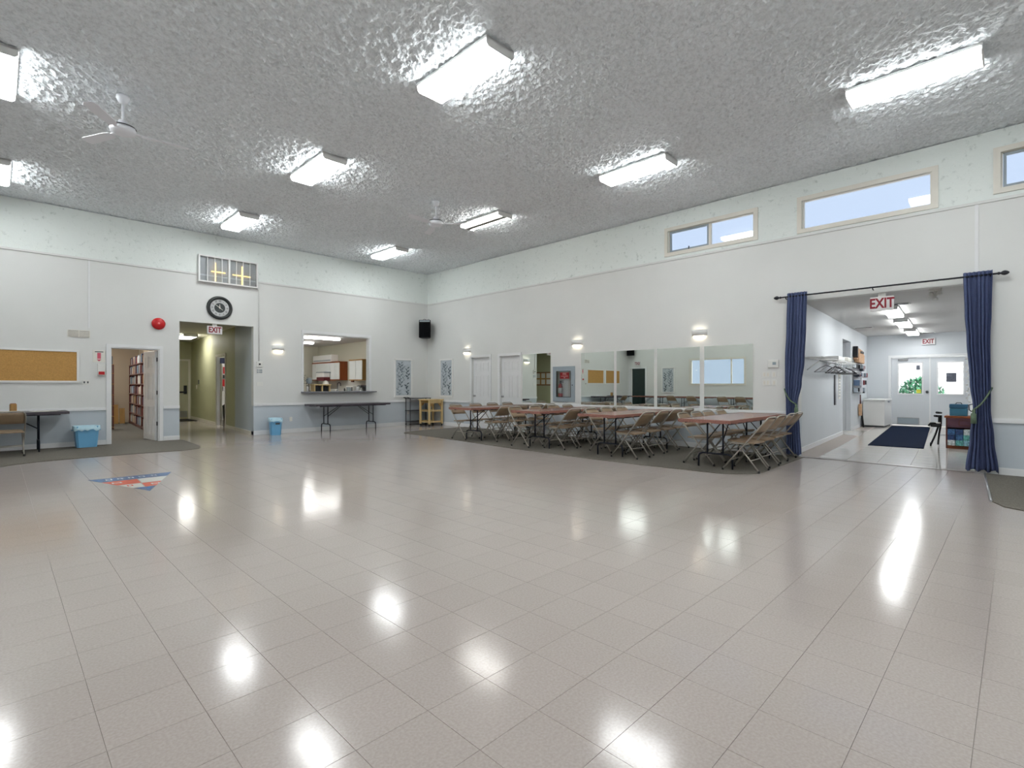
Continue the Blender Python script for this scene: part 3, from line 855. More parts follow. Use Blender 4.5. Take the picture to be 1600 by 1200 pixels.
t = wthing('air_vent', 'beige double air vent grille above the cork board', 'vent', 'L', 1.20, 2.255)
bm = BM(); ring_frame(bm, -0.178, 0.178, 0, 0.145, 0.012, -0.012, 0.0); box(bm, -0.008, 0.008, -0.012, 0, 0.012, 0.133); obj('frame', bm, M_CREAM, t)
bm = BM(); box(bm, -0.166, 0.166, -0.003, 0.0, 0.012, 0.133); obj('backing', bm, M_DGREY, t)
for k in range(9):
    for x0 in (-0.165, 0.009):
        bm = BM(); z = 0.018 + k * 0.0125; box(bm, x0, x0 + 0.156, -0.010, -0.004, z, z + 0.009); obj('slat', bm, M_CREAM, t)

t = wthing('safety_sign', 'white paper sign with a red extinguisher symbol by the library door', 'sign', 'L', 1.526, 1.747)
bm = BM(); box(bm, -0.105, 0.105, -0.006, 0.0, 0, 0.257); obj('sheet', bm, M_PAPER, t)
M_PINK = mat('faded_red_print', rgb(206, 92, 112), 0.7)
bm = BM(); vprism(bm, [(-0.03, 0.075), (-0.03, 0.20), (0.03, 0.20), (0.03, 0.075)], -0.009, -0.006); obj('symbol', bm, M_PINK, t)
bm = BM(); vprism(bm, [(-0.04, 0.06), (0.04, 0.06), (0.0, 0.02)], -0.009, -0.006); obj('arrow', bm, M_PINK, t)
bm = BM(); box(bm, -0.07, 0.07, -0.009, -0.006, 0.212, 0.228); obj('heading', bm, M_DGREY, t)
t = wthing('fire_pull_station', 'white fire alarm pull station with red handle beside the library door', 'alarm', 'L', 1.563, 1.467)
bm = BM(); box(bm, -0.065, 0.065, -0.05, 0.0, 0, 0.25, 0.008); obj('cover', bm, M_PLAST, t)
bm = BM(); box(bm, -0.05, 0.05, -0.062, -0.05, 0.02, 0.085, 0.004); obj('handle', bm, M_RED, t)

def outlet(w_id, a, z, label, w=0.075, h=0.115, group='outlet plates', dark=2, cat='outlet', name='outlet_plate'):
    t = wthing(name, label, cat, w_id, a, z, group)
    bm = BM(); box(bm, -w / 2, w / 2, -0.008, 0.0, -h / 2, h / 2, 0.002); obj('plate', bm, M_PLAST, t)
    for k in range(dark):
        bm = BM()
        if w > h: box(bm, -w / 4 - 0.012 + k * w / 2, -w / 4 + 0.012 + k * w / 2, -0.011, -0.008, -0.02, 0.02)
        else: box(bm, -0.016, 0.016, -0.011, -0.008, -h / 4 - 0.013 + k * h / 2, -h / 4 + 0.013 + k * h / 2)
        obj('socket', bm, M_DGREY if w > h else M_CREAM, t)
outlet('L', 1.315, 1.325, 'white double outlet plate between cork board and pull station', 0.115, 0.09)
outlet('L', 5.52, 0.36, 'white outlet plate on the grey wall beside the small blue bin')
outlet('L', 9.2, 0.40, 'white outlet plate on the grey wall beside the black trolley')

# red bell
t = wthing('fire_bell', 'round red fire alarm bell between library door and hallway', 'bell', 'L', 2.57, 2.647)
MB = Matrix.Rotation(math.pi / 2, 4, 'X')
bm = BM(); lathe(bm, [(0, 0.0), (0.07, 0.0), (0.07, 0.025), (0, 0.025)], 24, MB); obj('mount', bm, M_DGREY, t)
bm = BM(); lathe(bm, [(0.13, 0.02), (0.132, 0.028), (0.125, 0.045), (0.09, 0.066), (0.045, 0.076), (0, 0.078)], 32, MB); obj('gong', bm, M_RED, t)
bm = BM(); lathe(bm, [(0.0, 0.095), (0.02, 0.092), (0.024, 0.075), (0, 0.075)], 12, MB); obj('hub_nut', bm, mat('pale_red', rgb(226, 120, 120), 0.4), t)

# clock
t = wthing('wall_clock', 'large round black-rimmed wall clock above the hallway opening', 'clock', 'L', 3.812, 3.135)
M_SILV = mat('clock_silver', rgb(196, 198, 198), 0.35, 0.3, var=0.12, vscale=14)
bm = BM(); lathe(bm, [(0, 0.0), (0.275, 0.0), (0.285, 0.015), (0.275, 0.045), (0.245, 0.06), (0.215, 0.045), (0.205, 0.02)], 48, MB); obj('rim', bm, mat('clock_rim_black', rgb(38, 42, 42), 0.35, var=0.15, vscale=20), t)
bm = BM(); lathe(bm, [(0, 0.021), (0.208, 0.021)], 48, MB, False); obj('dial', bm, M_SILV, t)
bm = BM(); lathe(bm, [(0, 0.024), (0.118, 0.024), (0.118, 0.021)], 40, MB, False); obj('dial_centre', bm, mat('clock_centre', rgb(58, 64, 64), 0.5, var=0.3, vscale=30), t)
for k, s in enumerate(('XII', 'I', 'II', 'III', 'IIII', 'V', 'VI', 'VII', 'VIII', 'IX', 'X', 'XI')):
    b2 = text_bm(s, 0.055, 0.001)
    M = FACE @ Matrix.Rotation(-math.radians(30 * k), 4, 'Z') @ Matrix.Translation((0, 0.162, 0.025)) @ Matrix.Diagonal((0.8, 1.15, 1, 1))
    bmesh.ops.transform(b2, matrix=M, verts=b2.verts[:]); obj('numeral', b2, M_BLACK, t)
for nm, ang, ln, wd in (('minute_hand', -54, 0.17, 0.008), ('hour_hand', -2, 0.085, 0.011), ('second_hand', 128, 0.085, 0.006)):
    bm = BM(); M = FACE @ Matrix.Rotation(-math.radians(ang), 4, 'Z')
    prism(bm, [(-wd, -0.02), (wd, -0.02), (wd * 0.4, ln), (-wd * 0.4, ln)], 0.030, 0.034); bmesh.ops.transform(bm, matrix=M, verts=bm.verts[:]); obj(nm, bm, M_PAPER, t)

# exit signs
def exit_sign(loc, rz, w, h, label, tilt=0, hang=0.0):
    t = thing('exit_sign', label, 'sign', loc, rz, 'exit signs')
    bm = BM(); box(bm, -w / 2, w / 2, -0.03, 0.03, 0, h, 0.004); obj('housing', bm, mat('exit_white', rgb(222, 220, 220), 0.5), t)
    lettering(t, 'EXIT', h * 0.98, 0, -0.033, h * 0.5, mat('exit_red', rgb(140, 18, 40), 0.5), sx=0.72, bold=0.028)
    if hang:
        bm = BM(); box(bm, -0.05, 0.05, -0.02, 0.02, h, h + hang); obj('canopy', bm, M_PLAST, t)
    return t
exit_sign((3.72, YL + 0.06, 2.50), 0, 0.32, 0.19, 'EXIT sign at the top of the hallway opening under the clock', hang=0.056)
exit_sign((XR + 0.06, 1.547, 2.462), RZ['R'], 0.31, 0.225, 'EXIT sign hung in the curtained opening', hang=0.058)
exit_sign((XD - 0.04, 1.935, 2.50), RZ['R'], 0.32, 0.19, 'EXIT sign above the glazed entrance doors')
exit_sign((XL + 0.035, 13.2, 2.22), RZ['S'], 0.31, 0.185, 'EXIT sign over the dark side doorway')

# interior window box with amber glow
t = wthing('projection_window', 'white barred interior window with amber glow above the clock', 'window box', 'L', 4.003, 3.715)
w, h = 1.316, 0.636
bm = BM(); ring_frame(bm, -w / 2, w / 2, 0, h, 0.03, -0.10, 0.0); obj('frame', bm, M_WHITE, t)
bm = BM(); box(bm, -w / 2 + .03, w / 2 - .03, -0.012, 0.0, 0.03, h - 0.03); obj('backing', bm, mat('glow_back', rgb(186, 186, 184), 0.35, 0.0), t)
bm = BM(); box(bm, -0.02, 0.02, -0.10, -0.012, 0.03, h - 0.03); obj('mullion', bm, M_WHITE, t)
M_AMB = emit('amber_bars', (1.0, 0.66, 0.22, 1), 1.0)  # emissive amber crosses behind the panes
for s in (-1, 1):
    for k in range(3):
        x = s * (0.16 + 0.156 * k)
        bm = BM(); box(bm, x - 0.008, x + 0.008, -0.095, -0.08, 0.03, h - 0.03); obj('bar', bm, M_WHITE, t)
    bm = BM(); box(bm, min(s * 0.02, s * (w / 2 - .03)), max(s * 0.02, s * (w / 2 - .03)), -0.072, -0.068, 0.03, h - 0.03); obj('pane', bm, M_GLASS, t)
    cx = -0.29 if s < 0 else 0.31
    bm = BM(); box(bm, cx - 0.012, cx + 0.012, -0.032, -0.014, 0.05, 0.50); box(bm, cx - 0.09, cx + 0.22, -0.036, -0.030, 0.265, 0.29) if s < 0 else box(bm, cx - 0.22, cx + 0.20, -0.036, -0.030, 0.255, 0.275)
    obj('amber_bars', bm, M_AMB, t)

bm = BM(); tube(bm, [(4.62, YL - 0.012, 3.70), (4.69, YL - 0.012, 3.70), (4.712, YL - 0.012, 3.67), (4.712, YL - 0.012, 1.88)], 0.010, 6)
tag(obj('cable_conduit', bm, M_WALL), 'thin white cable conduit running down beside the hallway opening', 'conduit')
t = wthing('thermostat', 'white thermostat with a small dark dial below the conduit', 'thermostat', 'L', 4.725, 1.735)
bm = BM(); box(bm, -0.075, 0.075, -0.035, 0.0, 0, 0.13, 0.006); obj('case', bm, M_PLAST, t)
bm = BM(); box(bm, -0.022, 0.022, -0.04, -0.035, 0.045, 0.085); obj('dial', bm, M_BLACK, t)
t = wthing('control_keypad', 'grey four-button control panel under the thermostat', 'switch', 'L', 4.73, 1.555)
bm = BM(); box(bm, -0.075, 0.075, -0.012, 0.0, 0, 0.13, 0.003); obj('plate', bm, M_PLAST, t)
for x in (-0.045, 0.005, 0.045):
    for z in (0.02, 0.072):
        bm = BM(); box(bm, x - 0.017, x + 0.017, -0.016, -0.012, z, z + 0.04); obj('button', bm, M_GREY, t)
outlet('L', 4.735, 1.295, 'white triple switch plate below the control panel', 0.15, 0.10, 'switch plates', 0, 'switch', 'switch_plate')

# right wall fittings between mirrors and curtain
t = wthing('alarm_keypad', 'white alarm keypad with dark screen beside the curtain', 'keypad', 'R', 3.155, 1.585)
bm = BM(); box(bm, -0.09, 0.09, -0.03, 0.0, 0, 0.14, 0.006); obj('case', bm, M_PLAST, t)
bm = BM(); box(bm, -0.01, 0.05, -0.033, -0.03, 0.05, 0.10); obj('screen', bm, M_GREY, t)
for a, z, w_, lab in ((3.28, 1.46, 0.13, 'wide switch plate under the keypad, upper row'), (3.145, 1.46, 0.08, 'narrow switch plate under the keypad, upper row'), (3.28, 1.31, 0.13, 'wide switch plate under the keypad, lower row'), (3.145, 1.31, 0.07, 'narrow switch plate under the keypad, lower row')):
    t = wthing('switch_plate', 'white ' + lab, 'switch', 'R', a, z, 'switch plates by the curtain')
    bm = BM(); box(bm, -w_ / 2, w_ / 2, -0.008, 0, -0.055, 0.055, 0.002); obj('plate', bm, M_PLAST, t)
    for k in range(2 if w_ > 0.1 else 1):
        x = (-0.03 + 0.06 * k) if w_ > 0.1 else 0
        bm = BM(); box(bm, x - 0.014, x + 0.014, -0.013, -0.008, -0.03, 0.03); obj('rocker', bm, M_CREAM, t)

# botanical panels
def art(w_id, a, label, w=0.66, z0=0.893, h=1.2):
    t = wthing('botanical_panel', label, 'wall art', w_id, a, z0, 'white framed botanical panels')
    bm = BM(); ring_frame(bm, -w / 2, w / 2, 0, h, 0.05, -0.03, 0.0); obj('frame', bm, M_WHITE, t)
    bm = BM(); box(bm, -w / 2 + .045, w / 2 - .045, -0.01, -0.001, .045, h - .045); obj('panel', bm, mat('silver_print', rgb(186, 194, 200), 0.5, var=0.12, vscale=9), t)
    r2 = random.Random(3)
    ms = [mat('leaf_print_%d' % k, rgb(*c), 0.6) for k, c in enumerate(((70, 84, 92), (112, 124, 132), (146, 156, 162)))]
    bms = [BM(), BM(), BM()]
    for (sx, sz, k, hgt) in ((0.14, 0.06, 0, 0.42), (0.15, 0.56, 0, 0.42), (-0.10, 0.30, 1, 0.46), (-0.08, 0.76, 1, 0.36), (-0.18, 0.06, 2, 0.4), (0.0, 0.5, 2, 0.5), (-0.2, 0.6, 2, 0.45)):
        bm = bms[k]
        for bi in range(7):
            f = bi / 6.0
            side = -1 if bi % 2 else 1
            bx, bz = sx + 0.02 * math.sin(6 * f), sz + hgt * f * 0.8
            if bi < 6:
                nx, nz = sx + 0.02 * math.sin(6 * (f + 1 / 6)), sz + hgt * (f + 1 / 6) * 0.8
                vprism(bm, [(bx - .005, bz), (bx + .005, bz), (nx + .005, nz), (nx - .005, nz)], -0.013, -0.010)
            ang = math.radians(90 - side * r2.uniform(28, 60)); ln = r2.uniform(0.085, 0.13)
            dx, dz = math.cos(ang), math.sin(ang); px, pz = -dz, dx; wd = ln * 0.2
            pts = [(bx, bz), (bx + dx * ln * .45 + px * wd, bz + dz * ln * .45 + pz * wd), (bx + dx * ln, bz + dz * ln), (bx + dx * ln * .45 - px * wd, bz + dz * ln * .45 - pz * wd)]
            if all(abs(p[0]) < w / 2 - .055 and .05 < p[1] < h - .05 for p in pts):
                vprism(bm, pts, -0.014, -0.010)
    for bm, m, nm in zip(bms, ms, ('dark_leaves', 'grey_leaves', 'pale_leaves')):
        o = obj(nm, bm, m, t); o['kind'] = 'stuff'
art('L', 9.02, 'white framed botanical panel on the hatch wall near the corner')
art('R', 12.74, 'white framed botanical panel beside the first white door')
art('S', 11.6, 'white framed botanical panel on the side window wall')

# mirrors
def mirror(y0, y1, z0, z1, label):
    t = wthing('wall_mirror', label, 'mirror', 'R', (y0 + y1) / 2, z0, 'wall mirrors')
    w = y1 - y0
    bm = BM(); box(bm, -w / 2, w / 2, -0.006, 0.0, 0, z1 - z0); obj('backing', bm, M_WHITE, t)
    bm = BM(); box(bm, -w / 2 + .003, w / 2 - .003, -0.010, -0.006, .003, z1 - z0 - .003); obj('glass', bm, M_MIRROR, t)
mirror(8.46, 9.45, 0.80, 2.09, 'narrow mirror between white door and fire cabinet')
mirror(6.56, 7.50, 0.80, 2.045, 'wide mirror beside the fire cabinet, first of four')
mirror(5.548, 6.496, 0.80, 2.045, 'wide mirror, second of four from the fire cabinet')
mirror(4.534, 5.48, 0.80, 2.045, 'wide mirror, third of four from the fire cabinet')
mirror(3.511, 4.449, 0.80, 2.045, 'wide mirror closest to the alarm keypad, last of four')

# fire cabinet and extinguisher
t = wthing('fire_cabinet', 'grey fire extinguisher cabinet with glass door on the mirrored wall', 'cabinet', 'R', 8.033, 0.852)
w, h = 0.69, 0.88
bm = BM(); ring_frame(bm, -w / 2, w / 2, 0, h, 0.118, -0.022, 0.0); obj('door_frame', bm, M_GREY, t)
bm = BM(); ring_frame(bm, -w / 2 + .023, w / 2 - .023, 0.024, h - .023, 0.012, 0.0, 0.14); obj('body', bm, M_PAPER, t)
bm = BM(); box(bm, -w / 2 + .03, w / 2 - .03, 0.13, 0.14, .03, h - .03); obj('back', bm, M_PAPER, t)
bm = BM(); box(bm, -w / 2 + .115, w / 2 - .115, -0.014, -0.010, .115, h - .115); obj('pane', bm, M_GLASS, t)
bm = BM(); ring_frame(bm, -w / 2 + .113, w / 2 - .113, .113, h - .113, 0.012, -0.024, -0.016); obj('gasket', bm, M_BLACK, t)
bm = BM(); box(bm, 0.27, 0.29, -0.03, -0.022, 0.40, 0.43); obj('latch', bm, M_DGREY, t)
bm = BM(); box(bm, -0.12, 0.17, -0.010, -0.004, 0.57, 0.73); s = obj('sign', bm, M_RED, t)
M_PRED = mat('pale_red_print', rgb(240, 170, 170), 0.6)
lettering(s, 'FIRE', 0.07, 0.025, -0.0125, 0.69, M_PRED, bold=0.02)
lettering(s, 'EXTINGUISHER', 0.032, 0.025, -0.0125, 0.635, M_PRED, bold=0.02)
bm = BM(); vprism(bm, [(-0.01, 0.612), (0.06, 0.612), (0.025, 0.582)], -0.0135, -0.010); obj('arrow', bm, M_PRED, s)
t = thing('fire_extinguisher', 'red fire extinguisher standing inside the grey wall cabinet', 'extinguisher', (XR + 0.07, 8.033 + 0.17, 0.888), RZ['R'])
bm = BM(); lathe(bm, [(0, 0), (0.055, 0), (0.058, 0.02), (0.058, 0.33), (0.045, 0.39), (0.02, 0.42), (0, 0.42)], 20); obj('cylinder', bm, M_RED, t)
bm = BM(); lathe(bm, [(0.0582, 0.17), (0.059, 0.17), (0.059, 0.31), (0.0582, 0.31)], 20); obj('instruction_band', bm, M_PAPER, t)
bm = BM(); box(bm, -0.02, 0.02, -0.02, 0.02, 0.41, 0.47); box(bm, -0.02, 0.09, -0.012, 0.012, 0.47, 0.49); box(bm, 0.0, 0.09, -0.012, 0.012, 0.435, 0.45); obj('valve', bm, M_DGREY, t)
bm = BM(); tube(bm, [(0.02, -0.01, 0.43), (0.07, -0.03, 0.40), (0.085, -0.04, 0.28), (0.08, -0.04, 0.15)], 0.010, 6); obj('hose', bm, M_BLACK, t)

# speakers in the corners
def speaker(loc, rz, label):
    t = thing('loudspeaker', label, 'speaker', loc, rz, 'corner loudspeakers')
    bm = BM(); prism(bm, [(-0.19, -0.17), (0.19, -0.17), (0.12, 0.15), (-0.12, 0.15)], 0, 0.57); bmesh.ops.bevel(bm, geom=bm.edges[:], offset=0.012, segments=2, affect='EDGES'); obj('cabinet', bm, M_BLACK, t)
    bm = BM(); box(bm, -0.175, 0.175, -0.182, -0.171, 0.02, 0.49, 0.004); obj('grille', bm, mat('speaker_mesh', rgb(10, 11, 14), 0.8, spec=0.1, bump=0.4, bscale=400), t)
    bm = BM(); box(bm, -0.16, 0.16, -0.178, -0.17, 0.515, 0.55); obj('badge_strip', bm, M_GREY, t)
    bm = BM(); tube(bm, [(0, 0.10, 0.30), (0, 0.30, 0.32)], 0.018, 8); box(bm, -0.06, 0.06, 0.12, 0.15, 0.22, 0.42); obj('bracket', bm, M_BMETAL, t)
    bm = BM(); tube(bm, [(-0.1, -0.02, 0.57), (-0.05, 0.0, 0.61), (0.05, 0.02, 0.585), (0.1, 0.04, 0.62), (0.12, 0.2, 0.58)], 0.008, 6); obj('cable', bm, M_DGREY, t)
    return t
speaker((XR - 0.27, YL - 0.27, 2.765), math.radians(-45), 'black loudspeaker in the corner by the botanical panels')
speaker((XL + 0.27, YL - 0.27, 2.70), math.radians(45), 'black loudspeaker in the corner by the cork boards')

# hatch trim and counter sill
t = thing('hatch_frame', 'white lining round the kitchen serving hatch', 'frame', ((HATCH[0] + HATCH[1]) / 2, YL, HATCH[2]), 0, kind='structure')
w = HATCH[1] - HATCH[0]; h = HATCH[3] - HATCH[2]
bm = BM(); vprism(bm, [(-w / 2 - .05, 0), (-w / 2 - .012, 0), (-w / 2 - .012, h + .012), (w / 2 + .012, h + .012), (w / 2 + .012, 0), (w / 2 + .07, 0), (w / 2 + .07, h + .095), (-w / 2 - .05, h + .095)], -0.018, 0.0); obj('casing', bm, M_TRIM, t)
bm = BM(); vprism(bm, [(-w / 2 + .001, 0), (-w / 2 + .012, 0), (-w / 2 + .012, h - .012), (w / 2 - .012, h - .012), (w / 2 - .012, 0), (w / 2 - .001, 0), (w / 2 - .001, h - .001), (-w / 2 + .001, h - .001)], 0.0, WT); obj('lining', bm, M_TRIM, t)
bm = BM(); box(bm, HATCH[0] - 0.07, HATCH[1] + 0.17, YL - 0.16, YL - 0.001, 1.055, 1.09, 0.004); box(bm, HATCH[0] + 0.015, HATCH[1] - 0.015, YL - 0.01, YL + WT + 0.5, 1.0705, 1.09)
tag(obj('hatch_counter', bm, M_STONE), 'grey stone counter slab of the kitchen serving hatch', 'counter')

# ================================================================== FURNITURE: folding chairs
def chair_proto():
    t = thing('folding_chair', 'x', 'chair', group='tan steel folding chairs')
    r = 0.0115
    P_ = []
    for s in (-1, 1):
        side = [(s * 0.215, 0.25, 0.02), (s * 0.208, 0.05, 0.265), (s * 0.205, -0.30, 0.69), (s * 0.195, -0.345, 0.75), (s * 0.165, -0.368, 0.785), (s * 0.11, -0.375, 0.797)]
        P_ += side if s < 0 else side[::-1]
    bm = BM(); tube(bm, P_, r, 8); obj('frame', bm, M_CHAIRF, t)
    for s in (-1, 1):
        bm = BM(); tube(bm, [(s * 0.188, -0.25, 0.02), (s * 0.188, 0.07, 0.425)], r, 8); obj('rear_leg', bm, M_CHAIRF, t)
        bm = BM(); box(bm, s * 0.198 - 0.005, s * 0.198 + 0.005, -0.12, 0.16, 0.395, 0.42); obj('seat_rail', bm, M_CHAIRF, t)
        for x, y in ((s * 0.215, 0.254), (s * 0.188, -0.254)):
            bm = BM(); lathe(bm, [(0, 0), (0.015, 0), (0.016, 0.03), (0, 0.034)], 8, Matrix.Translation((x, y, 0))); obj('foot_cap', bm, M_BLACK, t)
    bm = BM(); tube(bm, [(-0.188, -0.135, 0.165), (0.188, -0.135, 0.165)], 0.008, 6); obj('rear_crossbar', bm, M_CHAIRF, t)
    bm = BM(); tube(bm, [(-0.211, 0.135, 0.161), (0.211, 0.135, 0.161)], 0.008, 6); obj('front_crossbar', bm, M_CHAIRF, t)
    # seat: rounded, slightly dished
    bm = BM(); n = 6; G = {}
    outline = lambda u: 0.19 if u < 0.75 else 0.19 * math.sqrt(max(0.0, 1 - ((u - 0.75) / 0.31) ** 2 * 0.6))
    for k, zz in ((0, 0.0), (1, -0.022)):
        for i in range(n + 1):
            for j in range(n + 1):
                u = i / n; y = -0.19 + 0.40 * u
                x = (j / n * 2 - 1) * outline(u)
                dish = -0.010 * (1 - (j / n * 2 - 1) ** 2) * (1 - (2 * u - 1) ** 2)
                G[i, j, k] = bm.verts.new((x, y, 0.44 + zz + dish + (0.02 * (u - 0.5))))
    for i in range(n):
        for j in range(n):
            for k in (0, 1):
                f = bm.faces.new((G[i, j, k], G[i + 1, j, k], G[i + 1, j + 1, k], G[i, j + 1, k])); f.smooth = True
    for i in range(n):
        for j in (0, n): bm.faces.new((G[i, j, 0], G[i + 1, j, 0], G[i + 1, j, 1], G[i, j, 1]))
        for a in (0, n): bm.faces.new((G[a, i, 0], G[a, i + 1, 0], G[a, i + 1, 1], G[a, i, 1]))
    obj('seat', bm, M_CHAIRP, t)
    # curved back panel lying along the frame
    bm = BM(); G = {}
    for k in (0, 1):
        for i in range(5):
            zz = 0.575 + 0.20 * i / 4
            yc = 0.25 - 0.8 * zz if zz < 0.70 else -0.31 - (zz - 0.70) * 0.7
            for j in range(9):
                x = (j / 8 * 2 - 1) * (0.196 if i < 4 else 0.165)
                G[i, j, k] = bm.verts.new((x, yc - 0.035 * (1 - (j / 4 - 1) ** 2) - 0.006 * k + 0.01, zz))
    for i in range(4):
        for j in range(8):
            for k in (0, 1):
                f = bm.faces.new((G[i, j, k], G[i + 1, j, k], G[i + 1, j + 1, k], G[i, j + 1, k])); f.smooth = True
    for i in range(4):
        for j in (0, 8): bm.faces.new((G[i, j, 0], G[i + 1, j, 0], G[i + 1, j, 1], G[i, j, 1]))
    for j in range(8):
        for a in (0, 4): bm.faces.new((G[a, j, 0], G[a, j + 1, 0], G[a, j + 1, 1], G[a, j, 1]))
    obj('backrest', bm, M_CHAIRP, t)
    return t
CH = chair_proto()

# folding tables: long axis x, centre at origin
def table_proto(L, Wd, top_m, edge_m, group, cat_label='table'):
    t = thing('folding_table', 'x', cat_label, group=group)
    bm = BM(); box(bm, -L / 2, L / 2, -Wd / 2, Wd / 2, 0.725, 0.75, 0.006); top = obj('tabletop', bm, top_m, t)
    bm = BM()
    n = 60
    # rippled edge band hugging the top
    pts = []
    per = [(-L / 2, -Wd / 2), (L / 2, -Wd / 2), (L / 2, Wd / 2), (-L / 2, Wd / 2)]
    for k in range(4):
        a, b = per[k], per[(k + 1) % 4]
        m_ = 40 if k % 2 == 0 else 14
        for q in range(m_):
            f = q / m_
            pts.append((a[0] + (b[0] - a[0]) * f, a[1] + (b[1] - a[1]) * f))
    rg = []
    for q, (x, y) in enumerate(pts):
        o_ = 1.004 + 0.0012 * math.sin(q * 1.9)
        lowz = 0.705 + 0.006 * math.sin(q * 1.3) + 0.004 * math.sin(q * 2.7)
        rg.append((bm.verts.new((x * o_, y * (o_ + 0.006), 0.752)), bm.verts.new((x * o_, y * (o_ + 0.006), lowz)), bm.verts.new((x * 0.995, y * 0.99, lowz + 0.003)), bm.verts.new((x * 0.99, y * 0.975, 0.754))))
    N = len(rg)
    for q in range(N):
        a, b = rg[q], rg[(q + 1) % N]
        bm.faces.new((a[0], b[0], b[1], a[1])); bm.faces.new((a[1], b[1], b[2], a[2])); bm.faces.new((a[0], b[0], b[3], a[3]))
    obj('edge_band', bm, edge_m, top)
    for s in (-1, 1):
        bm = BM(); box(bm, -L / 2 + 0.12, L / 2 - 0.12, s * (Wd / 2 - 0.06) - 0.012, s * (Wd / 2 - 0.06) + 0.012, 0.685, 0.725); obj('apron_rail', bm, M_TLEG, t)
    for s in (-1, 1):
        x = s * (L / 2 - 0.42)
        bm = BM(); tube(bm, [(x, -0.26, 0.0), (x, -0.26, 0.15), (x, -0.245, 0.195), (x, -0.20, 0.215), (x, 0.20, 0.215), (x, 0.245, 0.195), (x, 0.26, 0.15), (x, 0.26, 0.0)], 0.014, 8)
        f = obj('foot_hoop', bm, M_TLEG, t)
        for k in (-1, 1):
            bm = BM(); tube(bm, [(x, k * 0.12, 0.215), (x, k * 0.12, 0.70)], 0.014, 8); obj('leg_post', bm, M_TLEG, t)
        bm = BM(); tube(bm, [(x, -0.30, 0.705), (x, 0.30, 0.705)], 0.012, 8); obj('pivot_bar', bm, M_TLEG, t)
        for k in (-1, 1):
            bm = BM(); tube(bm, [(x, k * 0.12, 0.42), (x - s * 0.42, k * 0.05, 0.70)], 0.008, 6); obj('brace', bm, M_TLEG, t)
    return t
TG = 'red-brown folding tables'
TB = table_proto(2.44, 0.78, M_TTOP, M_TEDGE, TG)
TXC = 8.52
TABS = [('by the curtain', 3.28), ('second from the curtain', 5.18), ('third from the curtain', 6.86), ('by the wooden cart', 8.87)]
SHORT = ['table by the curtain', 'second table from curtain', 'third table from curtain', 'table by wooden cart']
rows = {  # (table, side): x of the four chairs, facing sign, distance of chair centre from table centre
    (0, 'c'): (7.84, 8.42, 9.0, 9.56), (0, 'k'): (8.05, 8.55, 9.03, 9.62),
    (1, 'c'): (7.83, 8.43, 9.02, 9.58), (1, 'k'): (8.22, 8.75, 9.3),
    (2, 'c'): (7.94, 8.48, 9.05, 9.58), (2, 'k'): (7.73, 8.4, 9.0, 9.56),
    (3, 'c'): (7.98, 8.55, 9.1, 9.6), (3, 'k'): (7.78, 8.4, 9.0, 9.56)}
YC = {(0, 'c'): 2.87, (0, 'k'): 3.60, (1, 'c'): 4.82, (1, 'k'): 5.59, (2, 'c'): 6.48, (2, 'k'): 7.22, (3, 'c'): 8.42, (3, 'k'): 9.25}
for k, (nm, y) in enumerate(TABS):
    place(TB, (TXC, y, 0.009), 0, 'red-brown folding table with black legs, ' + nm)
    for side, word in (('c', 'curtain'), ('k', 'corner')):
        for q, x in enumerate(rows[k, side]):
            rz = 0.0 if side == 'c' else math.pi
            yy = YC[k, side] + (0.04 * q if side == 'c' else 0.01 * q)
            place(CH, (x, yy, 0.009), rz + rnd.uniform(-0.05, 0.05), 'tan folding chair, %s side of %s, %s from the open floor' % (word, SHORT[k], ORD[q]))
# tables and chairs on the far side, met in the mirrors
TS_ = table_proto(1.75, 0.78, M_TTOP, M_TEDGE, 'red-brown folding tables by the side wall')
for y, w_ in ((12.0, 'beside the dark doorway'), (10.05, 'under the wide side window'), (7.9, 'beyond the wide side window')):
    place(TS_, (-1.45, y, 0.009), math.pi / 2, 'red-brown folding table by the side wall, ' + w_)
for q, (x, y, rz, w_) in enumerate(((-0.85, 10.6, 90, 'under-window table, near its corner end'), (-0.85, 9.7, 90, 'under-window table, middle'), (-0.85, 8.4, 90, 'table beyond the window, corner end'), (-0.85, 7.7, 90, 'table beyond the window, middle'), (-0.85, 7.0, 90, 'table beyond the window, plain end'))):
    place(CH, (x, y, 0.009), math.radians(rz), 'tan folding chair at the ' + w_)
TD = table_proto(2.2, 0.72, M_DTOP, M_DTOP, 'dark folding tables')
place(TD, (6.97, 13.33, 0.0), 0, 'dark-topped folding table standing empty under the kitchen hatch')
place(TD, (-0.11, 13.33, 0.009), 0, 'dark-topped folding table with papers below the cork boards')
place(CH, (0.15, 12.78, 0.009), math.radians(3), 'grey-tan folding chair pushed up to the table below the cork boards')

# on the table below the cork boards
t = thing('wooden_block', 'small upright wooden box on the table below the cork boards', 'box', (0.22, 13.10, 0.766), 0.2)
bm = BM(); box(bm, -0.045, 0.045, -0.04, 0.04, 0, 0.155, 0.012); obj('body', bm, M_OAK, t)
bm = BM(); box(bm, -0.035, 0.035, -0.03, 0.03, 0.155, 0.165, 0.003); obj('cap', bm, M_WOODR, t)
for x, y, rz, lab in ((0.58, 13.25, 0.2, 'loose white sheet on the table below the cork boards'), (0.76, 13.42, -0.3, 'white leaflet near the end of the dark table with papers')):
    bm = BM(); box(bm, -0.11, 0.11, -0.15, 0.15, 0, 0.006)
    tag(obj('paper_sheet', bm, M_PAPER, loc=(x, y, 0.766), rotz=rz), lab, 'paper', 'papers on the dark table')
bm = BM(); box(bm, -0.3, 0.3, -0.17, 0.17, 0, 0.02, 0.004)
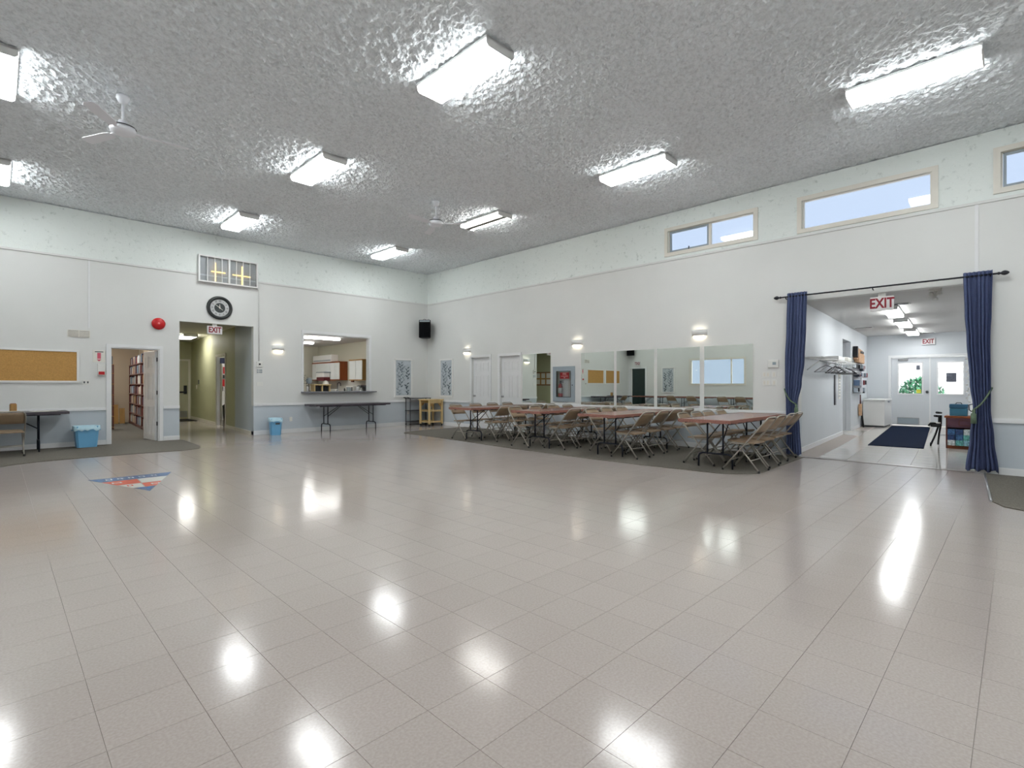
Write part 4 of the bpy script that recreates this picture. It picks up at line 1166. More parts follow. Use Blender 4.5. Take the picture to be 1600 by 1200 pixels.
tag(obj('folder', bm, mat('dark_folder', rgb(66, 54, 84), 0.5, var=0.1), loc=(-0.25, 13.3, 0.766)), 'large dark purple folder on the table below the cork boards', 'folder')

# bins
def bin_(loc, rz, s, label):
    t = thing('waste_bin', label, 'bin', loc, rz, 'blue plastic bins')
    def ring(z, sx, sy): return [(x * sx, y * sy, z) for x, y in ((-1, -.8), (-.8, -1), (.8, -1), (1, -.8), (1, .8), (.8, 1), (-.8, 1), (-1, .8))]
    bm = BM(); a, b = 0.19 * s, 0.14 * s; h = 0.42 * s
    R = [ring(0, a * .82, b * .82), ring(h * 0.85, a * .97, b * .97), ring(h * .86, a * 1.05, b * 1.05), ring(h, a * 1.07, b * 1.07), ring(h, a * 1.0, b * 1.0), ring(h * .5, a * .86, b * .86), ring(0.012, a * .78, b * .78)]
    V = [[bm.verts.new(p) for p in r] for r in R]
    for u, v in zip(V, V[1:]):
        for k in range(8): bm.faces.new((u[k], u[(k + 1) % 8], v[(k + 1) % 8], v[k]))
    bm.faces.new(V[0][::-1]); bm.faces.new(V[-1])
    obj('body', bm, M_BLUEB, t)
    bm = BM(); n = 32; ra = random.Random(5)
    def P3(k, f, z): 
        an = 2 * math.pi * k / n; cx, cy = math.cos(an), math.sin(an); m_ = max(abs(cx), abs(cy)) ** 0.75
        return (a * f * cx / m_, b * f * cy / m_, z)
    dz = [0.05 * ra.random() for _ in range(n)]
    V = [[bm.verts.new(P3(k, 1.13, h * .86 - dz[k] * s)) for k in range(n)], [bm.verts.new(P3(k, 1.12, h * 1.01)) for k in range(n)], [bm.verts.new(P3(k, 1.0, h * 1.02)) for k in range(n)], [bm.verts.new(P3(k, 0.9, h * .8)) for k in range(n)]]
    for u, v in zip(V, V[1:]):
        for k in range(n):
            f = bm.faces.new((u[k], u[(k + 1) % n], v[(k + 1) % n], v[k])); f.smooth = True
    obj('liner', bm, M_LINER, t)
    for sg in (-1, 1):
        bm = BM(); box(bm, sg * a * 1.02 - 0.03 * s, sg * a * 1.02 + 0.03 * s, -0.05 * s, 0.05 * s, h * .80, h * .84); obj('handle', bm, M_BLUEB, t)
    return t
bin_((1.29, 13.47, 0.009), 0.05, 1.02, 'pale blue plastic bin with clear liner beside the library door')
b2_ = bin_((5.02, 13.48, 0), 1.35, 1.0, 'pale blue plastic bin with dark label on the bare floor by the hallway')
bm = BM(); box(bm, -0.195, -0.187, -0.08, 0.02, 0.27, 0.31); obj('label_patch', bm, M_DGREY, b2_)

# carts in the corner
t = thing('wooden_cart', 'light pine kitchen cart on casters in the room corner', 'cart', (9.62, 13.10, 0), 0)
for x in (-0.24, 0.24):
    for y in (-0.23, 0.23):
        bm = BM(); box(bm, x - 0.028, x + 0.028, y - 0.028, y + 0.028, 0.06, 0.79, 0.003); p = obj('leg', bm, M_WOODL, t)
        bm = BM(); lathe(bm, [(0, -0.012), (0.025, -0.012), (0.03, -0.006), (0.03, 0.006), (0.025, 0.012), (0, 0.012)], 12, Matrix.Translation((x, y, 0.03)) @ Matrix.Rotation(math.pi / 2, 4, 'Y')); obj('caster', bm, M_BLACK, p)
bm = BM(); box(bm, -0.29, 0.29, -0.28, 0.28, 0.79, 0.825, 0.004); obj('worktop', bm, M_WOODL, t)
for z in (0.10, 0.44):
    bm = BM(); box(bm, -0.22, 0.22, -0.23, 0.23, z, z + 0.02); obj('shelf', bm, M_WOODL, t)
    for y in (-0.235, 0.235):
        bm = BM(); box(bm, -0.20, 0.20, y - 0.01, y + 0.01, z + 0.02, z + 0.055); obj('rail', bm, M_WOODL, t)
for y in (-0.235, 0.235):
    bm = BM(); box(bm, -0.20, 0.20, y - 0.01, y + 0.01, 0.70, 0.79); obj('apron', bm, M_WOODL, t)
    for s in (-1, 1):
        bm = BM(); vprism(bm, [(s * 0.19, 0.70), (s * 0.08, 0.70), (s * 0.19, 0.60)], y - 0.009, y + 0.009); obj('corner_bracket', bm, M_OAK, t)
t = thing('metal_trolley', 'black metal trolley behind the pine cart in the corner', 'trolley', (9.42, 13.56, 0), 0)
for x in (-0.34, 0.42):
    for y in (-0.11, 0.13):
        bm = BM(); tube(bm, [(x, y, 0.06), (x, y, 0.85)], 0.012, 8); p = obj('post', bm, M_BMETAL, t)
        bm = BM(); lathe(bm, [(0, -0.012), (0.03, -0.012), (0.035, 0), (0.03, 0.012), (0, 0.012)], 12, Matrix.Translation((x, y, 0.036)) @ Matrix.Rotation(math.pi / 2, 4, 'Y')); obj('wheel', bm, M_BLACK, p)
for z in (0.12, 0.46, 0.84):
    bm = BM(); box(bm, -0.36, 0.44, -0.13, 0.15, z, z + 0.018, 0.003); obj('shelf', bm, M_BMETAL, t)
bm = BM(); tube(bm, [(-0.34, -0.11, 0.85), (-0.42, -0.11, 0.88), (-0.42, 0.13, 0.88), (-0.34, 0.13, 0.85)], 0.010, 8); obj('handle', bm, M_BMETAL, t)

# floor emblem: a triangle sticker
t = thing('floor_emblem', 'faded red, white and blue triangle emblem stuck on the floor', 'emblem', (1.25, 8.2, 0.0), 0)
def tri(pts, m, name, z=0.0012):
    bm = BM(); prism(bm, [(x - 1.25, y - 8.2) for x, y in pts], 0.0002, z); return obj(name, bm, m, t)
BLU = mat('emblem_blue', rgb(52, 98, 150), 0.25, var=0.15, vscale=14); RDM = mat('emblem_red', rgb(206, 92, 70), 0.25, var=0.15, vscale=14); WH = mat('emblem_white', rgb(206, 204, 196), 0.25)
TOPL, TOPR, BOT = (0.86, 8.78), (1.80, 8.78), (1.30, 7.40)
def lerp(a, b, f): return (a[0] + (b[0] - a[0]) * f, a[1] + (b[1] - a[1]) * f)
tri([TOPL, TOPR, lerp(TOPR, BOT, .22), lerp(TOPL, BOT, .22)], BLU, 'blue_band')
tri([lerp(TOPL, BOT, .24), lerp(lerp(TOPL, BOT, .24), lerp(TOPR, BOT, .24), .52), lerp(lerp(TOPL, BOT, .5), lerp(TOPR, BOT, .5), .52), lerp(TOPL, BOT, .5)], RDM, 'red_field')
tri([lerp(lerp(TOPL, BOT, .24), lerp(TOPR, BOT, .24), .54), lerp(TOPR, BOT, .24), lerp(TOPR, BOT, .5), lerp(lerp(TOPL, BOT, .5), lerp(TOPR, BOT, .5), .54)], WH, 'white_field')
tri([lerp(TOPL, BOT, .52), lerp(lerp(TOPL, BOT, .52), lerp(TOPR, BOT, .52), .5), lerp(lerp(TOPL, BOT, .74), lerp(TOPR, BOT, .74), .5), lerp(TOPL, BOT, .74)], WH, 'white_field')
tri([lerp(lerp(TOPL, BOT, .52), lerp(TOPR, BOT, .52), .53), lerp(TOPR, BOT, .52), lerp(TOPR, BOT, .74), lerp(lerp(TOPL, BOT, .74), lerp(TOPR, BOT, .74), .53)], RDM, 'red_field')
tri([lerp(TOPL, BOT, .76), lerp(TOPR, BOT, .76), BOT], BLU, 'blue_tip')
for k, (x, y, w_) in enumerate(((1.06, 8.63, .07), (1.18, 8.63, .06), (1.30, 8.63, .06), (1.42, 8.63, .07), (1.56, 8.63, .06), (1.10, 8.29, .10), (1.45, 7.92, .09), (1.19, 7.96, .06))):
    bm = BM(); ring_frame(bm, -w_ / 2, w_ / 2, -0.05, 0.05, 0.016, 0, 0.0006)
    bmesh.ops.transform(bm, matrix=Matrix.Translation((x - 1.25, y - 8.2, 0.0021)) @ Matrix.Rotation(-math.pi / 2, 4, 'X'), verts=bm.verts[:])
    obj('letter_mark', bm, WH if k != 7 else RDM, t)

# ================================================================== CURTAINS AND ROD
t = thing('curtain_rod', 'long black curtain rod with turned finials over the entrance opening', 'curtain rod', (XR - 0.095, 1.6, 2.83), 0)
bm = BM(); tube(bm, [(0, 1.40, 0), (0, -1.40, 0)], 0.013, 10); obj('pole', bm, M_BMETAL, t)
for s in (-1, 1):
    bm = BM(); lathe(bm, [(0.013, 0), (0.02, 0.005), (0.02, 0.02), (0.012, 0.03), (0.03, 0.055), (0.034, 0.075), (0.026, 0.10), (0.01, 0.12), (0, 0.122)], 14, Matrix.Translation((0, s * 1.40, 0)) @ Matrix.Rotation(-s * math.pi / 2, 4, 'X')); obj('finial', bm, M_BMETAL, t)
for y in (-1.33, 0.05, 1.33):
    bm = BM(); tube(bm, [(0.0, y, -0.005), (0.03, y, -0.03), (0.095, y, -0.03)], 0.008, 6); obj('bracket', bm, M_BMETAL, t)

def curtain(prof, tie_from, tie_to, label, ph):
    """prof: list of (z, y of one edge, y of other edge, fold depth)"""
    yc = (prof[0][1] + prof[0][2]) / 2
    t = thing('curtain', label, 'curtain', (XR - 0.09, yc, 0.0), 0, 'navy curtains of the entrance opening')
    prof = sorted(prof)
    def at(z):
        for a, b in zip(prof, prof[1:]):
            if z <= b[0]:
                f = (z - a[0]) / (b[0] - a[0]); f = f * f * (3 - 2 * f)
                return [a[i] + (b[i] - a[i]) * f for i in (1, 2, 3)]
        return prof[-1][1:]
    nz, ns = 60, 84
    bm = BM(); G = []
    z0, z1 = prof[0][0], prof[-1][0]
    for i in range(nz + 1):
        z = z0 + (z1 - z0) * i / nz
        ya, yb, dep = at(z)
        row = []
        for j in range(ns + 1):
            s = j / ns
            w_ = 2 * math.pi * 6.5 * s + ph
            x = dep * (math.sin(w_) + 0.35 * math.sin(2.3 * w_ + 1 + z * 0.8))
            y = ya + (yb - ya) * (s + 0.012 * math.sin(w_ * 2))
            zz = z + (0.018 * math.sin(w_ * 0.5 + ph) if i == 0 else 0)
            row.append(bm.verts.new((x, y - yc, zz)))
        G.append(row)
    for i in range(nz):
        for j in range(ns):
            f = bm.faces.new((G[i][j], G[i][j + 1], G[i + 1][j + 1], G[i + 1][j])); f.smooth = True
    o = obj('drape', bm, M_NAVY, t)
    md = o.modifiers.new('thickness', 'SOLIDIFY'); md.thickness = 0.004
    a, b = tie_from, tie_to
    bm = BM(); pts = []
    for k in range(9):
        f = k / 8
        y = a[0] + (b[0] - a[0]) * f; z = a[1] + (b[1] - a[1]) * f - 0.05 * math.sin(math.pi * f)
        pts.append((0.075 - 0.145 * math.sin(math.pi * min(1, f * 0.95 + 0.03)) ** 0.6 if f < .5 else -0.07 + 0.03 * (f - .5), y - yc, z))
    tube(bm, pts, 0.012, 8); tb = obj('tieback', bm, M_ROPE, t)
    bm = BM(); lathe(bm, [(0, 0), (0.018, -0.005), (0.02, -0.03), (0.014, -0.045), (0.03, -0.06), (0.034, -0.20), (0, -0.20)], 12, Matrix.Translation((pts[-1][0] - 0.025, pts[-1][1], pts[-1][2]))); obj('tassel', bm, M_ROPE, tb)
    return t
curtain([(2.89, 2.905, 2.585, 0.022), (2.3, 2.92, 2.60, 0.028), (1.69, 2.945, 2.625, 0.03), (1.3, 2.945, 2.67, 0.028), (0.94, 2.93, 2.735, 0.022), (0.5, 2.925, 2.70, 0.03), (0.05, 2.93, 2.675, 0.034)],
        (2.955, 1.20), (2.735, 0.93), 'navy curtain tied back beside the folding chairs and keypad', 0.4)
curtain([(2.89, 0.56, 0.245, 0.022), (2.3, 0.545, 0.255, 0.028), (1.95, 0.525, 0.268, 0.03), (1.3, 0.49, 0.265, 0.028), (0.94, 0.457, 0.268, 0.022), (0.5, 0.49, 0.23, 0.032), (0.05, 0.535, 0.185, 0.036)],
        (0.255, 1.23), (0.445, 0.92), 'navy curtain tied back in front of the small cabinet', 2.1)

# ================================================================== VESTIBULE CONTENTS
def vy(x, off=0.0): return 2.85 + 0.065 * (x - 10) + off
VA = math.atan(0.065)
def vlight(x, y, label):
    t = thing('vestibule_light', label, 'ceiling light', (x, y, 2.848), VA, 'vestibule ceiling lights')
    bm = BM(); box(bm, -0.8, 0.8, -0.14, 0.14, -0.03, 0); obj('housing', bm, M_TRAY, t)
    bm = BM(); box(bm, -0.79, 0.79, -0.13, 0.13, -0.075, -0.03, 0.012); obj('lens', bm, emit('vestibule_lens', (0.97, 1.0, 1.0, 1), LAMP * 1.0), t)
    for s in (-1, 1):
        bm = BM(); box(bm, s * 0.8 - 0.008, s * 0.8 + 0.008, -0.14, 0.14, -0.085, 0); obj('end_cap', bm, M_TRAY, t)
vlight(13.3, 1.87, 'vestibule ceiling light behind the hanging EXIT sign')
vlight(15.95, 2.03, 'vestibule ceiling light, middle one of the three')
vlight(18.75, 2.19, 'vestibule ceiling light closest to the glazed doors')
for x, y, ln, lab in ((16.7, 3.0, 0.42, 'near the alcove'), (12.35, 1.62, 0.3, 'beside the hanging EXIT sign'), (19.7, 1.90, 0.3, 'above the glazed doors')):
    t = thing('ceiling_vent', 'slim dark ceiling vent ' + lab, 'vent', (x, y, 2.85), 0, 'vestibule ceiling vents')
    bm = BM(); ring = [(-0.10, -ln / 2), (0.10, -ln / 2), (0.10, ln / 2), (-0.10, ln / 2)]; prism(bm, ring, -0.012, 0); obj('frame', bm, M_TRAY, t)
    bm = BM(); box(bm, -0.08, 0.08, -ln / 2 + .02, ln / 2 - .02, -0.016, -0.012); obj('slot', bm, M_BLACK, t)
t = thing('emergency_light', 'white twin-head emergency light on the vestibule ceiling', 'emergency light', (10.5, 0.93, 2.85), RZ['R'])
bm = BM(); box(bm, -0.08, 0.08, -0.04, 0.04, -0.09, 0, 0.008); obj('housing', bm, M_PLAST, t)
for s, dz in ((-0.05, -0.13), (0.05, -0.11)):
    bm = BM(); lathe(bm, [(0, 0.03), (0.025, 0.03), (0.04, -0.035), (0, -0.03)], 14, Matrix.Translation((s, -0.01, dz)) @ Matrix.Rotation(0.5, 4, 'X')); h_ = obj('lamp_head', bm, M_PLAST, t)
bm = BM(); tube(bm, [(0, 0, -0.09), (0.0, 0, -0.20)], 0.02, 8); lathe(bm, [(0, -0.2), (0.035, -0.2), (0.04, -0.235), (0, -0.24)], 14); obj('sensor', bm, M_PLAST, t)

# coat shelf with hangers
cs_x0, cs_x1 = 10.9, 15.2
t = thing('coat_shelf', 'white wire coat shelf with hanging rail on the vestibule wall', 'shelf', ((cs_x0 + cs_x1) / 2, vy((cs_x0 + cs_x1) / 2), 1.80), VA)
L = cs_x1 - cs_x0
bm = BM()
for y in (-0.02, -0.30): tube(bm, [(-L / 2, y, 0), (L / 2, y, 0)], 0.008, 6)
obj('rails', bm, M_WHITE, t)
for k in range(7):
    bm = BM(); y = -0.05 - 0.04 * k; tube(bm, [(-L / 2, y, 0.008), (L / 2, y, 0.008)], 0.005, 5); obj('wire', bm, M_WHITE, t)
bm = BM(); tube(bm, [(-L / 2, -0.26, -0.07), (L / 2, -0.26, -0.07)], 0.011, 8); obj('hanging_rail', bm, M_STEEL, t)
for k in range(4):
    x = -L / 2 + 0.2 + k * (L - 0.4) / 3
    bm = BM(); vprism(bm, [(-.006, 0), (.006, 0), (.006, -.02), (-.006, -.02)], -0.30, -0.001); tube(bm, [(0, -0.28, -0.01), (0, -0.005, -0.24)], 0.007, 6); bmesh.ops.transform(bm, matrix=Matrix.Translation((x, 0, 0)), verts=bm.verts[:]); obj('bracket', bm, M_WHITE, t)
def hanger(x, m, rz, label, wide=0.42):
    y = vy(x) - 0.27
    t = thing('coat_hanger', label, 'hanger', (x, y, 1.73), VA + rz, 'hangers on the coat rail')
    bm = BM()
    tube(bm, [(0.0, 0.02, -0.02), (0.0, 0.022, 0.008), (0, 0.0, 0.02), (0, -0.02, 0.0), (0, -0.005, -0.03), (0, 0, -0.07)], 0.004, 6); obj('hook', bm, M_STEEL, t)
    bm = BM(); tube(bm, [(0, -wide / 2, -0.20), (0, -wide * .25, -0.12), (0, 0, -0.07), (0, wide * .25, -0.12), (0, wide / 2, -0.20)], 0.011, 6); obj('shoulder', bm, m, t)
    bm = BM(); tube(bm, [(0, -wide / 2, -0.20), (0, wide / 2, -0.20)], 0.008, 6); obj('bar', bm, m, t)
hanger(12.5, M_BLACK, math.radians(-35), 'black coat hanger turned flat toward the hall', 0.5)
hanger(13.9, M_BLACK, 0.15, 'black coat hanger hanging square to the vestibule wall')
for k, x in enumerate((11.5, 12.9, 13.2, 14.3, 14.7)):
    hanger(x, M_STEEL, rnd.uniform(-0.3, 0.3), 'thin metal coat hanger on the vestibule coat rail')
def vbox(name, x, y, z, sx, sy, sz, m, label, cat, rz=0.0, bev=0.01):
    bm = BM(); box(bm, -sx / 2, sx / 2, -sy / 2, sy / 2, 0, sz, bev)
    return tag(obj(name, bm, m, loc=(x, y, z), rotz=VA + rz), label, cat)
vbox('storage_basket', 13.1, vy(13.1) - 0.17, 1.815, 0.8, 0.26, 0.08, M_WHITE, 'low white tray lying on the coat shelf', 'tray')
vbox('folded_linen', 14.3, vy(14.3) - 0.17, 1.815, 0.6, 0.26, 0.11, M_PAPER, 'folded white linen on the coat shelf near the alcove', 'linen', bev=0.03)
bm = BM(); box(bm, -0.09, 0.09, -0.02, 0.0, 0, 0.72)
tag(obj('dark_strip', bm, M_BMETAL, loc=(14.15, vy(14.15), 0.79), rotz=VA), 'narrow dark upright strip on the wall under the coat shelf', 'strip')
t = thing('notice_sheet', 'long white printed sheet on the wall beside the dark strip', 'notice', (14.8, vy(14.8), 0.92), VA)
bm = BM(); box(bm, -0.16, 0.16, -0.008, 0.0, 0, 0.62); obj('sheet', bm, M_PAPER, t)
for k in range(7):
    bm = BM(); z = 0.06 + k * 0.075; box(bm, -0.10 + 0.03 * (k % 2), 0.08 + 0.02 * (k % 3), -0.010, -0.008, z, z + 0.03); obj('print_line', bm, M_GREY, t)

# wall rack full of small things
t = thing('key_rack', 'wall rack crowded with rows of small dark and red hanging items', 'rack', (17.75, vy(17.75), 1.0), VA)
bm = BM()
for z in (0.2, 0.42, 0.64, 0.86): tube(bm, [(-0.9, -0.02, z), (0.9, -0.02, z)], 0.01, 6)
for x in (-0.85, 0.85): tube(bm, [(x, -0.012, 0.1), (x, -0.012, 0.95)], 0.01, 6)
obj('rack_rails', bm, M_STEEL, t)
PAL = [mat('item_%d' % k, rgb(*c), 0.5, var=0.1) for k, c in enumerate(((34, 40, 52), (120, 40, 48), (210, 214, 220), (70, 92, 120), (50, 60, 60), (150, 160, 170), (20, 22, 28)))]
for r_, z in enumerate((0.2, 0.42, 0.64, 0.86)):
    for k in range(11):
        x = -0.82 + k * 0.164
        m = PAL[rnd.randrange(7)]
        bm = BM(); hh = rnd.uniform(0.10, 0.18); ww = rnd.uniform(0.05, 0.075); dd = rnd.uniform(0.06, 0.16)
        box(bm, x - ww, x + ww, -0.02 - dd, -0.035, z - hh, z - 0.012, 0.012); obj('hanging_item', bm, m, t)
M_TANC = mat('tan_cloth', rgb(196, 158, 124), 0.85, var=0.15, vscale=16)
t = thing('cloth_bag', 'tan cloth bag with dark trim hanging above the crowded wall rack', 'bag', (17.8, vy(17.8), 1.78), VA)
bm = BM()
for k in range(4):
    x = -0.62 + k * 0.31; box(bm, x + 0.01, x + 0.30, -0.13 - 0.02 * (k % 2), -0.012, 0.13 + 0.02 * k, 0.40, 0.03)
    break
box(bm, -0.32, 0.62, -0.12, -0.012, 0.12, 0.40, 0.03)
obj('body', bm, M_TANC, t)
bm = BM(); vprism(bm, [(-0.62, 0.55), (-0.80, 0.22), (-0.66, 0.20), (-0.40, 0.40), (0.62, 0.40), (0.45, 0.50)], -0.10, -0.012); obj('flap', bm, M_TANC, t)
bm = BM(); vprism(bm, [(-0.80, 0.58), (-0.86, 0.30), (-0.74, 0.26), (-0.66, 0.56)], -0.12, -0.012); box(bm, -0.1, 0.5, -0.115, -0.1, 0.42, 0.48); obj('dark_trim', bm, M_BLACK, t)
t = thing('hand_broom', 'tan bristle broom hanging low on the wall beside the freezer', 'broom', (18.1, vy(18.1), 0.36), VA)
bm = BM(); prism(bm, [(-0.12, -0.08), (0.12, -0.08), (0.12, -0.02), (-0.12, -0.02)], 0, 0.34); obj('bristles', bm, M_TANC, t)
bm = BM(); tube(bm, [(0, -0.05, 0.34), (0, -0.05, 0.62)], 0.015, 8); obj('stick', bm, M_WOODD, t)
bm = BM(); tube(bm, [(18.35, vy(18.35) - 0.10, 0.0), (18.37, vy(18.37) - 0.03, 0.62)], 0.025, 8)
tag(obj('black_pole', bm, M_BLACK), 'short black pole leaning on the wall beside the freezer', 'pole')

t = thing('chest_freezer', 'white chest freezer beside the glazed entrance doors', 'freezer', (19.2, 3.08, 0), 0)
bm = BM(); box(bm, -0.62, 0.58, -0.27, 0.27, 0.05, 0.78, 0.012); obj('body', bm, M_WHITE, t)
bm = BM(); box(bm, -0.63, 0.59, -0.28, 0.28, 0.785, 0.84, 0.014); obj('lid', bm, M_WHITE, t)
bm = BM(); box(bm, -0.58, 0.55, -0.24, 0.24, 0.0, 0.05); obj('plinth', bm, M_DGREY, t)
bm = BM(); box(bm, -0.1, 0.1, -0.30, -0.27, 0.74, 0.775, 0.004); obj('handle', bm, M_GREY, t)

bm = BM(); prism(bm, [(12.9, 2.24), (13.0, 1.33), (19.55, 1.85), (19.45, 2.76)], 0.0, 0.012)
tag(obj('entrance_mat', bm, mat('dark_blue_mat', rgb(16, 28, 50), 0.95, var=0.3, vscale=30, bump=0.5, bscale=300, spec=0.1)), 'long dark blue entrance mat in front of the glazed doors', 'mat')
bm = BM(); box(bm, 3.9, 5.0, 20.6, 21.9, 0.0, 0.012); 
tag(obj('entrance_mat', bm, mat('black_mat', rgb(30, 30, 32), 0.95, var=0.2, vscale=40)), 'black door mat before the hallway exit door', 'mat')
bm = BM(); box(bm, -0.09, 0.09, -0.05, 0.05, 0, 0.006)
tag(obj('floor_vent', bm, M_DGREY, loc=(16.9, 1.35, 0.0)), 'small dark floor vent beside the entrance mat', 'vent')

# cabinet with boxes, cooler and clutter
t = thing('small_cabinet', 'low reddish-brown cabinet with an open shelf behind the curtain', 'cabinet', (13.45, 0.63, 0), RZ['R'])
bm = BM(); box(bm, -0.42, 0.42, -0.02, 0.46, 0.61, 0.65, 0.004); obj('top', bm, M_WOODR, t)
for s in (-1, 1):
    bm = BM(); box(bm, s * 0.385 - 0.012, s * 0.385 + 0.012, 0.0, 0.45, 0.0, 0.61); obj('side_panel', bm, M_WOODD, t)
bm = BM(); box(bm, -0.373, 0.373, 0.43, 0.45, 0.0, 0.61); obj('back_panel', bm, M_WOODD, t)
bm = BM(); box(bm, -0.373, 0.373, -0.01, 0.43, 0.0, 0.07); obj('base', bm, M_WOODR, t)
bm = BM(); box(bm, -0.373, 0.373, 0.005, 0.03, 0.42, 0.61); d_ = obj('drawer_front', bm, mat('plum_wood', rgb(98, 58, 72), 0.35, var=0.1), t)
bm = BM(); ring_frame(bm, -0.2, 0.2, 0.46, 0.57, 0.012, -0.002, 0.005); obj('drawer_moulding', bm, M_WOODD, d_)
BOXC = [(206, 226, 228, 'white'), (64, 110, 160, 'mid blue'), (110, 186, 180, 'mint'), (44, 72, 120, 'navy'), (150, 200, 222, 'sky blue')]
kk = 0
for r_ in range(3):
    for c_ in range(6):
        c = BOXC[(r_ * 3 + c_ * 2 + (r_ * c_) % 2) % 5]
        if r_ == 2 and c_ == 4: continue
        bm = BM(); box(bm, -0.10, 0.10, -0.056, 0.056, 0, 0.105, 0.004)
        m = mat('carton_' + c[3].replace(' ', '_'), rgb(*c[:3]), 0.45, var=0.55, vscale=34)
        tag(obj('carton', bm, m, loc=(13.43 + rnd.uniform(-.02, .02), 0.936 - c_ * 0.12, 0.071 + r_ * 0.107)), '%s patterned small carton on the cabinet shelf, %s layer up' % (c[3], ORD[r_]), 'carton', 'small cartons in the low cabinet')
t = thing('cooler_box', 'teal blue cooler box with handle on the low cabinet', 'cooler', (13.62, 0.84, 0.65), RZ['R'])
M_TEAL = mat('teal_plastic', rgb(58, 122, 150), 0.45, var=0.05)
bm = BM(); box(bm, -0.135, 0.135, -0.10, 0.10, 0, 0.15, 0.008); obj('body', bm, M_TEAL, t)
bm = BM(); box(bm, -0.14, 0.14, -0.105, 0.105, 0.153, 0.235, 0.012); obj('lid', bm, mat('teal_dark', rgb(46, 100, 132), 0.45, var=0.05), t)
bm = BM(); tube(bm, [(-0.05, 0, 0.235), (-0.03, 0, 0.262), (0.03, 0, 0.262), (0.05, 0, 0.235)], 0.008, 6); obj('handle', bm, M_BLACK, t)
t = thing('pitcher', 'pale pitcher with a black lid on the low cabinet', 'pitcher', (13.66, 0.58, 0.65), 0)
bm = BM(); lathe(bm, [(0, 0), (0.055, 0), (0.06, 0.02), (0.055, 0.22), (0, 0.22)], 16); obj('body', bm, mat('pale_plastic', rgb(220, 206, 204), 0.3), t)
bm = BM(); lathe(bm, [(0, 0.26), (0.05, 0.255), (0.058, 0.22), (0, 0.22)], 16); tube(bm, [(0, 0.05, 0.24), (0, 0.11, 0.22), (0, 0.105, 0.12), (0, 0.055, 0.08)], 0.01, 6); obj('lid', bm, M_BLACK, t)
bm = BM(); box(bm, -0.12, 0.12, -0.09, 0.09, 0, 0.03, 0.004); tag(obj('paper_tray', bm, M_DGREY, loc=(13.58, 0.42, 0.65)), 'dark grey paper tray on the low cabinet', 'tray')

t = thing('folded_walker', 'folded black walker leaning beside the low cabinet', 'walker', (13.75, 1.16, 0), RZ['R'])
for s in (0, 1):
    bm = BM(); tube(bm, [(-0.12 + 0.10 * s, -0.10 + s * 0.2, 0.03), (-0.05 + 0.05 * s, -0.02 + 0.06 * s, 0.25), (0.0 + 0.03 * s, 0.0 + 0.04 * s, 0.45), (0.03 * s, 0.06, 0.64)], 0.017, 8); obj('leg', bm, M_BLACK, t)
    bm = BM(); tube(bm, [(0.03 * s, 0.06, 0.62 + 0.07 * s), (0.03 * s - 0.06, -0.08, 0.63 + 0.07 * s)], 0.022, 8); obj('handgrip', bm, M_BLACK, t)
bm = BM(); box(bm, -0.13, 0.05, -0.1, 0.02, 0.40, 0.47, 0.02); obj('seat', bm, M_BLACK, t)
bm = BM(); box(bm, -0.09, 0.03, -0.09, 0.01, 0.471, 0.50, 0.01); obj('seat_pad', bm, M_PAPER, t)
bm = BM(); tube(bm, [(-0.16, -0.1, 0.42), (-0.12, -0.1, 0.48), (0.0, -0.06, 0.485)], 0.018, 8); obj('front_bar', bm, M_BLACK, t)
bm = BM(); lathe(bm, [(0, -0.012), (0.04, -0.012), (0.04, 0.012), (0, 0.012)], 14, Matrix.Translation((-0.12, -0.10, 0.04)) @ Matrix.Rotation(math.pi / 2, 4, 'Y')); obj('wheel', bm, M_BLACK, t)

t = thing('light_string', 'string of small white bulbs hanging beside the navy curtain', 'string lights', (10.35, 0.54, 1.0), 0)
bm = BM(); tube(bm, [(0, 0.0, 0.75), (0, 0.0, 0.4), (0, -0.01, 0.0)], 0.003, 5); obj('cord', bm, M_WHITE, t)
bm = BM(); lathe(bm, [(0, -0.016), (0.011, -0.011), (0.016, 0), (0.011, 0.011), (0, 0.016)], 8)
me_b = None
for k in range(15):
    if k == 0:
        o = obj('bulb', bm, M_WHITE, t); me_b = o.data
    else:
        o = link('bulb', me_b, t)
    o.location = (0.0, 0.014 * (1 if k % 2 else -1) - 0.01 * (14 - k) / 14, 0.02 + k * 0.05)
bm = BM(); box(bm, -0.003, 0.003, -0.003, 0.003, 0.75, 1.85); obj('hanging_cord', bm, M_WHITE, t)

# ================================================================== HALLWAY CONTENTS
t = thing('hallway_light', 'fluorescent ceiling light in the olive hallway', 'ceiling light', (4.4, 19.3, 2.898), -math.atan(HK))
bm = BM(); box(bm, -0.2, 0.2, -0.62, 0.62, -0.03, 0); obj('housing', bm, M_TRAY, t)
bm = BM(); box(bm, -0.19, 0.19, -0.61, 0.61, -0.09, -0.03, 0.015); obj('lens', bm, emit('hall_lens', (1, 0.98, 0.93, 1), LAMP * 0.8), t)
for s in (-1, 1):
    bm = BM(); box(bm, -0.2, 0.2, s * 0.62 - 0.008, s * 0.62 + 0.008, -0.095, 0); obj('end_cap', bm, M_TRAY, t)
nbx = 2.98 + HK * (14.75 - YL - WT)
t = thing('notice_board', 'dark framed notice board with pinned papers on the olive hallway wall', 'notice board', (nbx, 14.75, 1.25), math.pi / 2 - math.atan(HK))
bm = BM(); ring_frame(bm, -0.45, 0.45, 0, 0.58, 0.025, -0.02, 0); obj('frame', bm, M_WOODD, t)
bm = BM(); box(bm, -0.43, 0.43, -0.008, 0, 0.02, 0.56); obj('board', bm, M_OAK, t)
